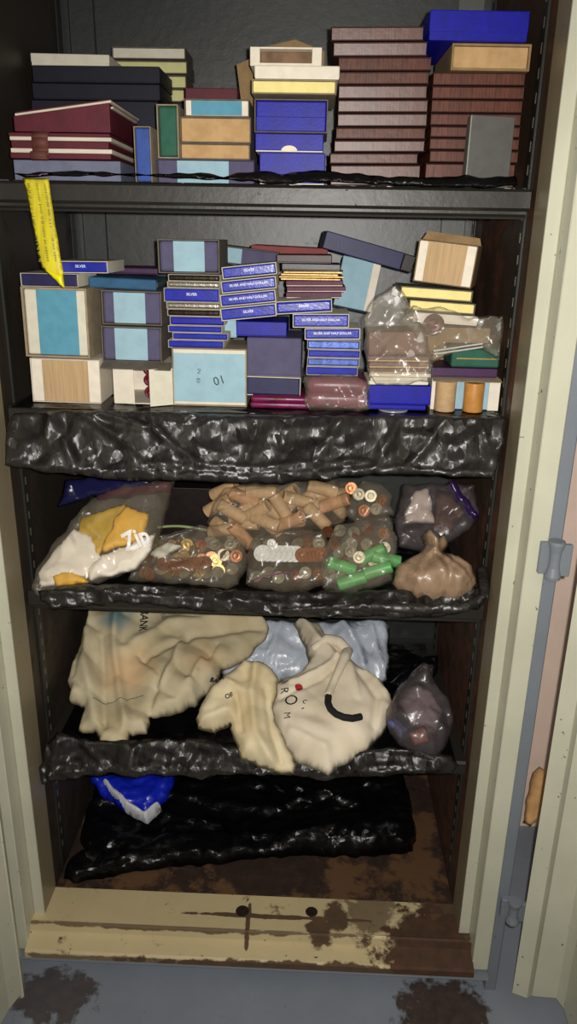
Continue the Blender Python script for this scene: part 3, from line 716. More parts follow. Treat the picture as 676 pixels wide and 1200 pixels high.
MB().box(-wd/2, wd/2, -.04, .04, 0, h, .004, 3).build('case', GREENC, t, False)
MB().box(-wd/2+.008, wd/2-.005, -.0406, -.039, h*.44, h*.53, .0003).build('trim_line', mat('gold_trim', (220, 205, 130), .25, .05, metal=.9), t)

def coin_roll(label, loc, rot, r, h, body, group=None, end=None, wrap=None, name='coin_roll'):
    t = thing(name, label, 'coin roll', loc, rot, group)
    MB().lathe([(0, .0008), (r*.82, .0008), (r*.9, 0), (r*.99, .0012), (r, .003), (r*.985, h*.5), (r, h-.003), (r*.99, h-.0012), (r*.9, h), (r*.80, h-.0012), (0, h-.0016)], None, 24).build('paper_wrap', body, t, True)
    MB().lathe([(0, h-.0014), (r*.76, h-.0014), (r*.78, h-.0018)], None, 20).build('coin_end', end or mat('coin_silver', (200, 196, 184), .3, .1, metal=.8), t)
    if wrap: MB().lathe([(r*1.012, h*.12), (r*1.012, h*.9)], None, 24).build('label', wrap, t, True)
    return t
KRAFT = mat('kraft', (192, 158, 116), .65, .1, scale=(60, 60, 120))
for lab, r, mm, en, wr in (('standing kraft paper coin roll in front of the open carton, the left of two', (511, 448, 536, 487), KRAFT, KRAFT, None),
                   ('standing coin roll in an orange wrapper, right of the kraft one', (545, 450, 569, 487), mat('orange_paper', (200, 138, 66), .4, .12, spec=.5), GOLD, None)):
    wd, h, loc, rot = frame_of(r, .140, z0=LIN2, d=0)
    coin_roll(lab, (loc.x, loc.y+wd/2, loc.z), None, wd/2, h, mm, 'standing coin rolls at right', en, wr)
p = at(462, 484, Z=LIN2)
t = thing('coin_capsule', 'clear round capsule lying under the flat blue box', 'capsule', (p.x, .158, LIN2))
MB().lathe([(0, 0), (.024, 0), (.0245, .001), (.0245, .0025), (.0235, .003), (0, .003)], None, 28).build('capsule_shell', mat('capsule_plastic', (150, 150, 150), .15, .05, bump=0), t)
t.location = (p.x, .152, LIN2-.0002)
# ---------------------------------------------------------------- bags, cloth and film
class Lay:
    """a leaning plane in the cabinet; outlines are laid out on it in metres"""
    def __init__(s, outline, Yb, Yt):
        ys = [p[1] for p in outline]; xm = sum(p[0] for p in outline)/len(outline)
        A, B = at(xm, max(ys), Yb), at(xm, min(ys), Yt)
        s.u = Vector((1, 0, 0)); s.v = (B-A); s.v.x = 0; s.v.normalize()
        s.n = s.u.cross(s.v).normalized(); s.o = A
    def uv(s, px, py):
        d = FW*FPX + RT*(px-338.0) - UP*(py-600.0)
        t = (s.o-CAM).dot(s.n)/d.dot(s.n)
        q = CAM + d*t - s.o
        return (q.dot(s.u), q.dot(s.v))
    def P(s, uv, h=0.0): return s.o + s.u*uv[0] + s.v*uv[1] + s.n*h
    def at(s, px, py, h=0.0): return s.P(s.uv(px, py), h)

def seg_d(p, a, b):
    ax, ay = a; bx, by = b; dx, dy = bx-ax, by-ay
    l = dx*dx+dy*dy
    t = 0 if l == 0 else max(0, min(1, ((p[0]-ax)*dx+(p[1]-ay)*dy)/l))
    return math.hypot(p[0]-ax-dx*t, p[1]-ay-dy*t)

def inside(p, poly):
    r = False; j = len(poly)-1
    for i in range(len(poly)):
        a, b = poly[i], poly[j]
        if (a[1] > p[1]) != (b[1] > p[1]) and p[0] < (b[0]-a[0])*(p[1]-a[1])/(b[1]-a[1]) + a[0]: r = not r
        j = i
    return r

def ridged(x, y, s, seed):
    n1 = noise.noise(Vector((x*s+seed*3.1, y*s, seed*1.7)))
    wx = noise.noise(Vector((x*s*.5+9, y*s*.5, seed)))*.6
    n2 = noise.noise(Vector((x*s*2.1+wx+seed, y*s*2.1-wx, seed*2.3)))
    return (1-abs(n1)*2.2)*.65 + (1-abs(n2)*2.2)*.35 - .5

_DIR = {}
def crease(x, y, s, seed):
    """flat facets meeting in straight sharp creases"""
    if seed not in _DIR:
        q = random.Random(seed*17+3)
        _DIR[seed] = [(q.random()*pi, .55+q.random()*1.3, q.random()*9, q.random()*50) for _ in range(7)]
    v = 0
    for an, lm, ph, o in _DIR[seed]:
        w_ = noise.noise(Vector((x*s*.35+o, y*s*.35, seed)))
        t = (x*cos(an)+y*sin(an))*s/lm + ph + w_*.9
        win = max(0, noise.noise(Vector((x*s*.5, y*s*.5+o, seed*2.0)))+.25)
        v += (abs((t % 1)-.5)*2-.5)*lm*win*1.3
    return v*.6

class Relief:
    def __init__(s, outline, Yb, Yt, puff=.02, R=.03, ridges=(), crumple=(.004, 18), swell=(.006, 7), fold=None, facet=None, back=.3, step=.005, seed=1, wob=.0025, lay=None, xlim=None):
        s.lay = lay or Lay(outline, Yb, Yt)
        base = [s.lay.uv(*p) for p in outline]
        if xlim: base = [(max(-xlim, min(xlim, a+s.lay.o.x))-s.lay.o.x, b_) for a, b_ in base]
        # finer, slightly uneven outline
        s.poly = []
        n = len(base)
        for i in range(n):
            a, b = base[i], base[(i+1) % n]
            L = math.hypot(b[0]-a[0], b[1]-a[1]); k = max(1, int(L/(step*1.2)))
            for j in range(k):
                t = j/k; x = a[0]+(b[0]-a[0])*t; y = a[1]+(b[1]-a[1])*t
                e = wob*noise.noise(Vector((x*45, y*45, seed)))*2
                nx, ny = -(b[1]-a[1])/max(L, 1e-6), (b[0]-a[0])/max(L, 1e-6)
                s.poly.append((x+nx*e, y+ny*e))
        s.puff, s.R, s.crumple, s.swell, s.fold, s.facet, s.seed, s.back, s.step = puff, R, crumple, swell, fold, facet, seed, back, step
        s.rid = [([s.lay.uv(*q) for q in pl], wd, hh) for pl, wd, hh in ridges]
    def edge(s, p):
        q = s.poly; return min(seg_d(p, q[i], q[(i+1) % len(q)]) for i in range(len(q)))
    def h(s, p, d=None):
        if d is None: d = s.edge(p) if inside(p, s.poly) else 0
        t = min(1, d/s.R); prof = math.sqrt(max(0, 1-(1-t)**2))
        k = min(1, d/.012)
        v = s.puff*prof
        if s.swell[0]: v += s.swell[0]*noise.noise(Vector((p[0]*s.swell[1], p[1]*s.swell[1], s.seed*5.5)))*2*k
        if s.crumple[0]: v += s.crumple[0]*(.25*ridged(p[0], p[1], s.crumple[1], s.seed)+1.5*crease(p[0], p[1], s.crumple[1]*1.3, s.seed))*k
        if s.facet: v += s.facet[0]*crease(p[0], p[1], s.facet[1], s.seed)*k
        if s.fold:
            an, wl, am = s.fold
            w_ = noise.noise(Vector((p[0]*6, p[1]*6, s.seed+3)))*.5
            c = (p[0]*cos(an)+p[1]*sin(an))/wl + w_*1.6
            v += am*(abs(sin(c*pi))**.8)*k*(.5+noise.noise(Vector((p[0]*9, p[1]*9, s.seed+8))))
        for pl, wd, hh in s.rid:
            dd = min(seg_d(p, pl[i], pl[i+1]) for i in range(len(pl)-1))
            if dd < wd*2.6: v += hh*math.exp(-(dd/wd)**2)*k
        return v
    def surf(s, px, py, off=.001):
        p = s.lay.uv(px, py); return s.lay.P(p, s.h(p)+off)
    def mesh(s, name, material, parent=None, origin=None, smooth=True):
        q = s.poly; n = len(q); st = s.step
        x0 = min(a[0] for a in q); x1 = max(a[0] for a in q); y0 = min(a[1] for a in q); y1 = max(a[1] for a in q)
        pts = [Vector(a) for a in q]; ds = [0.0]*n
        rnd = random.Random(s.seed)
        y = y0+st*.5; row = 0
        while y < y1:
            x = x0+(st*.5 if row % 2 else 0)
            while x < x1:
                p = (x+(rnd.random()-.5)*st*.3, y+(rnd.random()-.5)*st*.3)
                if inside(p, q):
                    d = s.edge(p)
                    if d > st*.45: pts.append(Vector(p)); ds.append(d)
                x += st
            y += st*.866; row += 1
        vs, _, fs, _, _, _ = delaunay_2d_cdt(pts, [(i, (i+1) % n) for i in range(n)], [], 1, 1e-7)
        co = []; edge_i = set()
        for i, p in enumerate(vs):
            d = ds[i] if i < len(ds) else s.edge(p)
            co.append((p, s.h(p, d) if d > 1e-6 else 0, d))
        W = [s.lay.P(p, hh) for p, hh, d in co]
        nv = len(W); faces = [tuple(f) for f in fs]
        bmap = {}
        for i, (p, hh, d) in enumerate(co):
            if d < 1e-6: bmap[i] = i
            else: bmap[i] = len(W); W.append(s.lay.P(p, -s.back*s.puff*math.sqrt(max(0, 1-(1-min(1, d/s.R))**2))-.0006))
        faces += [tuple(bmap[i] for i in reversed(f)) for f in fs]
        o = origin if origin is not None else Vector((sum(p.x for p in W)/len(W), sum(p.y for p in W)/len(W), min(p.z for p in W)))
        s.origin = o
        me = bpy.data.meshes.new(name)
        me.from_pydata([p-o for p in W], [], faces); me.update()
        ob = link(name, me, material, parent, smooth)
        if parent is None: ob.location = o
        return ob

def bag(name, label, cat, outline, Yb, Yt, material, part='bag_film', group=None, **k):
    """a thing whose body is one relief; returns (thing, relief)"""
    r = Relief(outline, Yb, Yt, **k)
    ob = r.mesh(part, material)
    t = thing(name, label, cat, ob.location.copy(), None, group)
    ob.parent = t; ob.location = (0, 0, 0)
    return t, r

def sub(t, r, outline, part, material, off=.0, **k):
    """a part laid on the same plane as its thing"""
    rr = Relief(outline, 0, 0, lay=r.lay, **k)
    if off: rr.puff_off = off
    ob = rr.mesh(part, material, t, origin=Vector(t.location))
    return ob, rr

def decal(t, r, body, px, py, size, ang, material, name='lettering', bold=0.0, off=.0012, sx=1.0):
    """lettering printed on a relief: follows its folds"""
    c = bpy.data.curves.new('t', 'FONT'); c.body = body; c.size = 1.0; c.align_x = 'CENTER'; c.align_y = 'CENTER'; c.offset = bold; c.resolution_u = 3
    to = bpy.data.objects.new('t', c); COL.objects.link(to); bpy.context.view_layer.update()
    me = bpy.data.meshes.new_from_object(to.evaluated_get(bpy.context.evaluated_depsgraph_get()))
    bpy.data.objects.remove(to); bpy.data.curves.remove(c)
    b = bmesh.new(); b.from_mesh(me); bmesh.ops.triangulate(b, faces=b.faces)
    bmesh.ops.subdivide_edges(b, edges=list(b.edges), cuts=2, use_grid_fill=True)
    u0 = r.lay.uv(px, py)
    for v in b.verts:
        x, y = v.co.x*size*sx, v.co.y*size
        p = (u0[0]+x*cos(ang)-y*sin(ang), u0[1]+x*sin(ang)+y*cos(ang))
        v.co = r.lay.P(p, r.h(p)+off) - Vector(t.location)
    b.to_mesh(me); b.free()
    return link(name, me, material, t)

BLACKF = film('black_film', (34, 31, 30), rough=.40, s1=34, s2=90, strength=.62, spec=.75, stretch=(1, 1, .45))
BLACKM = film('black_film_dark', (11, 10, 11), rough=.28, s1=30, s2=80, strength=.5, spec=.22, stretch=(.6, 1, 1))
BLUEF = film('blue_film', (22, 40, 190), rough=.3, s1=24, s2=70, strength=.5)
PBLUEF = film('pale_blue_film', (188, 196, 208), rough=.32, s1=18, s2=50, strength=.55)
BROWNF = film('brown_film', (150, 124, 100), rough=.34, s1=24, s2=70, strength=.5)
CLEAR = clear('clear_film', milk=.075, milkrgb=(206, 188, 160))
CLEARM = clear('cloudy_film', milk=.095, milkrgb=(206, 192, 168))
CLEARD = clear('smoky_film', (224, 218, 220), milk=.10, milkrgb=(170, 160, 162))

def cloth(name, rgb, rgb2, spots=()):
    m = mat(name, rgb, .92, .1, scale=(14, 14, 14), spec=.15, bump=.35, bscale=900, rgb2=rgb2)
    nt = m.node_tree; N = nt.nodes; L = nt.links; b = N['Principled BSDF']
    src = b.inputs['Base Color'].links[0].from_socket
    tc = N.new('ShaderNodeTexCoord')
    for (c, rad, rgb_, amt) in spots:
        vm = N.new('ShaderNodeVectorMath'); vm.operation = 'DISTANCE'; vm.inputs[1].default_value = c
        nz = N.new('ShaderNodeTexNoise'); nz.inputs['Scale'].default_value = 25
        L.new(tc.outputs['Object'], nz.inputs['Vector'])
        ad = N.new('ShaderNodeVectorMath'); ad.operation = 'MULTIPLY_ADD'; ad.inputs[1].default_value = (rad*.9,)*3
        sb = N.new('ShaderNodeVectorMath'); sb.operation = 'SUBTRACT'; sb.inputs[1].default_value = (.5,)*3
        L.new(nz.outputs['Color'], sb.inputs[0]); L.new(sb.outputs[0], ad.inputs[0]); L.new(tc.outputs['Object'], ad.inputs[2])
        L.new(ad.outputs[0], vm.inputs[0])
        mr = N.new('ShaderNodeMapRange'); mr.inputs['From Min'].default_value = rad; mr.inputs['From Max'].default_value = rad*.3
        mr.inputs['To Max'].default_value = amt
        L.new(vm.outputs['Value'], mr.inputs['Value'])
        mx = N.new('ShaderNodeMix'); mx.data_type = 'RGBA'; mx.inputs[7].default_value = col(rgb_)
        L.new(mr.outputs[0], mx.inputs['Factor']); L.new(src, mx.inputs[6]); src = mx.outputs[2]
    L.new(src, b.inputs['Base Color'])
    return m

def liner(label, outline, Yb, Yt, z, y1, group='black plastic liners on the shelves', x0=-.385, x1=.385, ridges=(), sheet=True, yfront=.125, **k):
    t, r = bag('plastic_liner', label, 'liner', outline, Yb, Yt, BLACKF, 'front_edge', group, ridges=ridges, **k)
    if sheet:
        nx, ny = 60, 26; vs = []; fs = []
        for j in range(ny+1):
            for i in range(nx+1):
                x = x0+(x1-x0)*i/nx; y = yfront+(y1-yfront)*j/ny
                vs.append(Vector((x, y, z+.0008+max(0, .004*ridged(x, y, 12, 4)) + .010*max(0, (j/ny-.75)*4)**2*abs(noise.noise(Vector((x*9, 0, 3)))))) - Vector(t.location))
        for j in range(ny):
            for i in range(nx): a = j*(nx+1)+i; fs.append((a, a+1, a+nx+2, a+nx+1))
        me = bpy.data.meshes.new('shelf_sheet'); me.from_pydata(vs, [], fs); me.update()
        link('shelf_sheet', me, BLACKM, t, True)
    return t, r

def flat_liner(t, z, y0, y1):
    o = MB().box(-.395, .395, y0, y1, z+.0002, z+.0012).build('shelf_sheet', BLACKM, t)
    o.location = -Vector(t.location)

# ---- liners
t, r = liner('black plastic liner creeping over the front of the topmost shelf', [(16, 203), (90, 200), (150, 203), (200, 204), (235, 202), (262, 206), (300, 200), (330, 203), (372, 199), (400, 202), (440, 206), (500, 208), (545, 206), (575, 208), (604, 206), (606, 216), (575, 221), (520, 219), (470, 217), (420, 215), (385, 213), (350, 214), (318, 217), (290, 212), (250, 211), (180, 207), (100, 206), (30, 208)],
             .108, .118, S1, .5, sheet=False, puff=.002, R=.008, crumple=(.0012, 40), swell=(.0006, 20), step=.004, seed=3, wob=.0015)
flat_liner(t, S1, .118, .5)
r_front = [c for c in t.children if c.name.startswith('front_edge')][0]; r_front.data.materials[0] = BLACKM
t, r = liner('wide wrinkled black plastic liner hanging in front of the second shelf', [(9, 497), (16, 486), (60, 481), (120, 480), (200, 482), (300, 488), (400, 487), (480, 487), (560, 488), (592, 489), (590, 520), (582, 545), (577, 560), (540, 559), (500, 556), (440, 555), (390, 561), (330, 566), (280, 566), (235, 564), (190, 562), (174, 564), (130, 562), (98, 557), (50, 552), (6, 545), (5, 520)],
             .034, .100, S2, .5, sheet=False, puff=.006, R=.010, crumple=(.006, 20), swell=(.002, 6), step=.004, seed=11, wob=.002, back=.05,
             ridges=[([(60, 490), (75, 515), (90, 545)], .008, .008), ([(95, 484), (140, 515), (160, 540)], .007, .009), ([(112, 484), (180, 505), (235, 546)], .006, .010), ([(170, 484), (188, 508)], .006, .008), ([(300, 492), (290, 540)], .006, -.005),
                     ([(400, 492), (370, 545)], .007, .007), ([(470, 490), (440, 550)], .006, .006), ([(520, 492), (500, 525), (470, 552)], .006, .007), ([(560, 492), (575, 540)], .005, .006),
                     ([(8, 548), (100, 552), (200, 556), (300, 560), (440, 550), (578, 556)], .004, .004), ([(180, 545), (300, 550), (430, 540)], .006, .006)])
flat_liner(t, S2, .104, .5)
t, r = liner('black plastic liner under the coin bags with its edge sagging along the third shelf', [(44, 692), (70, 686), (120, 684), (170, 686), (250, 690), (330, 694), (400, 692), (460, 690), (520, 692), (552, 690), (568, 686), (572, 700), (560, 714), (520, 722), (470, 724), (420, 722), (380, 724), (330, 722), (285, 716), (240, 716), (200, 712), (150, 706), (100, 712), (60, 713), (48, 704)],
             .072, .108, S3, .56, puff=.007, R=.012, crumple=(.009, 20), swell=(.003, 12), step=.0045, seed=5, back=.05,
             ridges=[([(60, 694), (200, 700), (330, 708), (480, 710)], .006, .006)])
b = MB(); tp = [r.surf(x, y, .004)-Vector(t.location) for x, y in ((330, 716), (420, 712), (500, 716), (545, 712), (566, 700), (576, 684))]
tp = [p+Vector((min(0, .398-(p.x+t.location.x)), 0, 0)) for p in tp]; tp.append(tp[-1]+Vector((.002, .03, .012)))
tp = [tp[0]] + [tp[i//6].lerp(tp[i//6+1], (i % 6)/6) for i in range(1, 36)] + [tp[-1]]
b.tube(tp, [.005+.004*min(1, i/10)+.0015*noise.noise(Vector((i*.9, 0, 0))) for i in range(len(tp))], 10).build('rolled_edge', BLACKF, t, True)
t, r = liner('black plastic liner under the cloth bags with a ragged edge along the fourth shelf', [(54, 872), (66, 858), (110, 868), (180, 866), (240, 866), (300, 880), (360, 888), (420, 880), (470, 876), (530, 886), (536, 896), (530, 906), (490, 906), (450, 909), (400, 911), (380, 915), (350, 910), (300, 907), (255, 909), (235, 914), (210, 909), (180, 906), (160, 912), (130, 906), (100, 910), (75, 915), (50, 919), (46, 900)],
             .088, .112, S4, .56, puff=.008, R=.014, crumple=(.010, 18), swell=(.004, 10), step=.0045, seed=8, back=.05,
             ridges=[([(70, 868), (60, 910)], .006, .007), ([(100, 872), (130, 902)], .006, .007), ([(160, 872), (150, 905)], .006, .006), ([(230, 874), (215, 905)], .006, .007), ([(60, 905), (200, 900), (350, 903), (500, 900)], .005, .005)])

# ---- yellow ribbon
YEL = mat('yellow_ribbon', (222, 208, 40), .42, .12, scale=(120, 40, 18), spec=.4, rgb2=(186, 170, 40))
t, r = bag('ribbon_tag', 'yellow printed ribbon hanging from the top shelf at the left', 'ribbon', [(27, 209), (57, 209), (59, 225), (66, 270), (73, 312), (75, 326), (60, 322), (49, 314), (44, 290), (34, 240)], .094, .112, YEL, 'ribbon', puff=.0022, R=.012, crumple=(0, 1), swell=(.001, 15), step=.004, wob=.0005, seed=2)
sub(t, r, [(49, 313), (74, 322), (76, 337), (74, 338)], 'folded_end', mat('yellow_ribbon_back', (236, 226, 20), .35, .05), puff=.004, R=.006, crumple=(0, 1), swell=(0, 1), step=.003, wob=.0003)
MK = mat('faint_print', (150, 136, 40), .6, .2, bump=0)
mk = MB(); rr = random.Random(5)
for c0, kx in ((33, 0), (43, 1), (52, 2)):
    for i in range(46):
        if rr.random() < (.35 if kx != 1 else .15): continue
        y = 216+i*2.0; x = c0+(y-209)*.145
        p = r.surf(x, y, .0004); wv = .0009+rr.random()*.0012
        mk.box(p.x-wv, p.x+wv, p.y-.0001, p.y+.0001, p.z-.0007, p.z+.0007)
o = mk.build('print_marks', MK, t); o.location = -Vector(t.location)

# ======================= third shelf =======================
def coin(label, loc, rot, r=.0155, m=None, group=None):
    t = thing('coin', label, 'coin', loc, rot, group)
    MB().lathe([(0, .0004), (r*.45, .0007), (r*.62, .0004), (r*.88, .0004), (r*.9, .0), (r*.98, .0), (r, .0004), (r, .0018), (r*.98, .0022), (r*.9, .0022), (r*.88, .0018), (r*.6, .0018), (r*.4, .0015), (0, .0018)], None, 28).build('coin_body', m or mat('coin_silver', (200, 196, 184), .3, .1, metal=.8), t, False)
    return t
COPPER = mat('coin_copper', (150, 96, 64), .35, .15, metal=.7)
DULLC = mat('coin_dull', (150, 140, 116), .4, .2, metal=.5)
SILC = mat('coin_bright', (232, 230, 222), .42, .12, metal=.35, scale=(300,)*3, bump=.5, bscale=500)

zb = [(205, 563), (197, 598), (186, 634), (163, 668), (112, 684), (56, 697), (42, 700), (37, 690), (42, 668), (60, 640), (76, 624), (92, 602), (110, 584), (148, 566)]
t, zr = bag('zip_bag', 'clear zip bag of yellow and white packets leaning at the left of the third shelf', 'zip bag', zb, .107, .245, CLEARM, 'bag_film', xlim=.398, puff=.030, R=.05, crumple=(.006, 20), swell=(.006, 9), step=.0045, seed=4, back=.25)
decal(t, zr, 'Zip', 163, 637, .042, .45, mat('bag_print', (244, 240, 236), .4, 0, bump=0), bold=.03, off=.0015, sx=.8)
sub(t, zr, [(112, 574), (150, 568), (204, 564), (202, 576), (150, 584), (112, 586)], 'zip_strip', clear('zip_red', (200, 120, 140), .35, (120, 60, 80)), puff=.020, R=.02, crumple=(.003, 30), swell=(0, 1), step=.005)
def packet(name, label, cat, outl, lay, h0, material, group=None, **k):
    L2 = Lay(outl, 0, 0); L2.u, L2.v, L2.n, L2.o = lay.u, lay.v, lay.n, lay.o+lay.n*h0
    r = Relief(outl, 0, 0, lay=L2, **k)
    ob = r.mesh('packet_body', material); t = thing(name, label, cat, ob.location.copy(), None, group)
    ob.parent = t; ob.location = (0, 0, 0); return t, r
G = 'packets in the left zip bag'
KW = dict(puff=.008, R=.012, crumple=(.002, 25), swell=(.002, 12), step=.005, back=.2)
packet('packet', 'dull yellow flat packet at the upper left inside the left zip bag', 'packet', [(96, 606), (150, 590), (146, 618), (128, 640), (112, 660), (84, 640)], zr.lay, .006, mat('dull_yellow', (196, 158, 40), .5, .1), G, seed=2, **KW)
packet('packet', 'golden yellow box-like packet at the right inside the left zip bag', 'packet', [(136, 606), (150, 592), (176, 602), (168, 632), (132, 644), (112, 656)], zr.lay, .013, mat('golden_yellow', (232, 178, 56), .5, .08), G, seed=3, **KW)
packet('packet', 'small yellow packet at the foot of the left zip bag', 'packet', [(58, 674), (84, 668), (104, 682), (68, 690)], zr.lay, .012, mat('golden_yellow', (232, 178, 56), .5, .08), G, seed=5, **KW)
packet('packet', 'crumpled white packet at the lower left inside the left zip bag', 'packet', [(45, 672), (66, 640), (88, 618), (108, 628), (122, 656), (104, 676), (60, 688), (44, 688)], zr.lay, .008, WHITE, G, seed=6, **dict(KW, crumple=(.006, 22)))
packet('packet', 'white packet along the lower right edge of the left zip bag', 'packet', [(100, 668), (118, 650), (140, 642), (166, 632), (186, 620), (178, 646), (160, 667), (104, 683)], zr.lay, .009, WHITE, G, seed=7, **dict(KW, crumple=(.004, 22)))
t, r = bag('plastic_scrap', 'blue-tinted plastic wedge hanging under the liner left of the zip bag', 'plastic', [(76, 562), (150, 560), (196, 566), (120, 578), (68, 594)], .20, .23, clear('blue_tint', (80, 80, 150), .3, (52, 52, 112)), puff=.006, R=.02, crumple=(.004, 22), seed=9)
lid_box('storage_box', 'dark box in shade behind the zip bag on the third shelf', 'box', (184, 572, 250, 628), .36, .14, BLACKB, BLACKB, None, dict(z0=S3+.006), show=.03)
t, wd, h = start('cord', 'pale green cord lying on the copper coin bag by the dark box', 'cord', (184, 617, 248, 622), .27, .004)
MB().tube([(-wd/2+wd*i/12, 0, h*.5+.004*sin(i*.35)) for i in range(13)], .0028, 8).build('cord_body', mat('green_cord', (150, 164, 110), .5, .1), t, True)

cb = [(243, 612), (250, 592), (262, 572), (300, 563), (345, 560), (388, 558), (410, 566), (412, 590), (404, 612), (385, 622), (352, 630), (318, 636), (290, 646), (268, 644), (250, 632)]
t, cr = bag('coin_bag', 'upper clear bag packed with kraft paper coin rolls in the middle of the third shelf', 'coin bag', cb, .225, .30, CLEAR, puff=.040, R=.04, crumple=(.006, 22), swell=(.004, 10), step=.004, seed=14, back=.6, ridges=[([(252+i*3, 606-i*7), (300+i*4, 596-i*6)], .0035, .005) for i in range(5)]+[([(345, 610), (378, 585)], .004, .006), ([(390, 566), (402, 606)], .004, .005)])
G = 'kraft coin rolls in the upper clear bag'
OR = mat('orange_kraft', (196, 146, 104), .6, .15)
for i, (px, py, yaw, pit, mm) in enumerate(((272, 600, .5, .1, KRAFT), (262, 622, -.3, .2, KRAFT), (283, 628, .9, -.2, OR), (300, 600, -.6, .2, KRAFT), (312, 612, .2, .4, KRAFT), (330, 596, 1.0, .1, KRAFT),
                                        (348, 586, .3, -.2, KRAFT), (306, 578, .0, .0, KRAFT), (340, 612, -.5, .3, OR), (372, 606, .7, .35, KRAFT), (392, 590, -.4, .1, OR), (378, 574, .25, .0, KRAFT), (286, 584, .4, .1, OR))):
    c = cr.lay.at(px, py, .001+.004*(i % 3))
    M = Matrix.Rotation(yaw, 3, 'Y') @ Matrix.Rotation(pi/2, 3, 'Y') @ Matrix.Rotation(pit, 3, 'X')
    loc = c - M @ Vector((0, 0, .029))
    nm = ('kraft' if mm is KRAFT else 'orange-brown')
    coin_roll('%s paper coin roll among those packed in the upper clear bag' % nm, loc, M, .0125, .058, mm, G + (' of orange-brown paper' if mm is OR else ''), mm)
rr = random.Random(77)
for i in range(16):
    px = 258+ (i % 6)*27+rr.uniform(-6, 6); py = 574+(i//6)*20+rr.uniform(-5, 5)
    c = cr.lay.at(px, py, -.016); M = Matrix.Rotation(rr.uniform(-1, 1), 3, 'Y') @ Matrix.Rotation(pi/2, 3, 'Y') @ Matrix.Rotation(rr.uniform(-.4, .4), 3, 'X')
    coin_roll('kraft paper coin roll in the back layer of the upper clear bag', c - M @ Vector((0, 0, .029)), M, .0125, .058, KRAFT, 'back layer of kraft coin rolls in the upper clear bag', KRAFT)
t, cl = bag('coin_bag', 'lower left clear bag with a row of copper coins beside the zip bag', 'coin bag', [(150, 680), (163, 656), (188, 632), (215, 620), (243, 617), (268, 626), (288, 632), (292, 660), (280, 686), (266, 691), (235, 686), (200, 684)], .146, .245, CLEARM, puff=.028, R=.04, crumple=(.009, 24), swell=(.006, 12), step=.0045, seed=21, back=.25)
G = 'copper coins in the lower left clear bag'
for i in range(9):
    c = cl.lay.at(192+i*6.2, 664-.25*i+(i % 2), .010)
    coin('copper coin in the leaning row inside the lower left clear bag', c, Matrix.Rotation(-.55, 3, 'Y') @ Matrix.Rotation(1.25, 3, 'X'), .0125, COPPER, G)
G = 'dull coins loose in the lower left clear bag'
for i, (px, py) in enumerate(((252, 640), (262, 652), (270, 640), (272, 668), (256, 672))):
    coin('dull coin lying loose at the right of the lower left clear bag', cl.lay.at(px, py, .006), Matrix.Rotation(.4*i, 3, 'Y') @ Matrix.Rotation(.9+.2*i, 3, 'X'), .0115, DULLC, G)
rr = random.Random(78)
for i in range(34):
    px = 168+(i % 12)*9.6+rr.uniform(-4, 4); py = 640+(i//12)*15+rr.uniform(-5, 5)
    q = rr.random()
    mm, nm = (COPPER, 'coppery') if q < .45 else ((DULLC, 'greyish') if q < .8 else (mat('coin_brass', (176, 146, 88), .35, .15, metal=.7), 'brassy'))
    coin(nm+' coin in the loose filling of the lower left clear bag', cl.lay.at(px, py, rr.uniform(-.004, .003)), Matrix.Rotation(rr.uniform(-.8, .8), 3, 'Z') @ Matrix.Rotation(rr.uniform(.6, 1.5), 3, 'X'), .012, mm, nm+' filling of the lower left clear bag')
packet('packet', 'small pale paper scrap in the lower left clear bag', 'packet', [(172, 650), (196, 634), (214, 640), (190, 656)], cl.lay, .004, PALEW, None, **dict(KW, seed=9))
cm = [(288, 650), (296, 634), (320, 625), (352, 622), (382, 622), (388, 650), (386, 684), (362, 693), (338, 695), (310, 692), (290, 684)]
t, cc = bag('coin_bag', 'middle clear bag with a fan of bright silver coins', 'coin bag', cm, .140, .215, CLEAR, puff=.026, R=.035, crumple=(.004, 24), swell=(.004, 12), step=.0045, seed=31, back=.25)
MB().tube([cc.surf(297+i*2, 684-i*.75+.018*i*i, .0006)-Vector(t.location) for i in range(25)], .0013, 6).build('zip_strip', mat('zip_purple', (128, 72, 108), .4, .1), t, True)
SH = Matrix.Rotation(-.35, 3, 'Y')
for i in range(7):
    c = cc.lay.at(308+i*6.4, 653-.5*i, .003+.0036*(6-i))
    coin('bright silver coin in the overlapping fan inside the middle clear bag', c, Matrix.Rotation(-.30+.02*i, 3, 'Z') @ Matrix.Rotation(.95, 3, 'X'), .0155, SILC, 'silver coins fanned in the middle clear bag')
for i in range(6):
    c = cc.lay.at(354+i*4.6, 652-.3*i, .004+.001*(6-i))
    coin('brownish coin in the row right of the silver fan', c, Matrix.Rotation(.75, 3, 'Y') @ Matrix.Rotation(1.2, 3, 'X'), .0135, COPPER, 'brown coins in the middle clear bag')
coin('single silver coin standing above the silver fan', cc.lay.at(318, 638, .006), Matrix.Rotation(.6, 3, 'Y') @ Matrix.Rotation(1.0, 3, 'X'), .0085, SILC)
cg = [(378, 690), (374, 660), (384, 632), (398, 616), (430, 608), (456, 604), (466, 630), (464, 660), (460, 682), (436, 690), (405, 697)]
t, cgr = bag('coin_bag', 'clear bag of green coin rolls at the right of the middle bag', 'coin bag', cg, .136, .225, CLEARM, puff=.030, R=.04, crumple=(.006, 22), swell=(.005, 12), step=.0045, seed=41, back=.25)
GREENP = mat('green_paper', (92, 168, 92), .45, .12, spec=.5)
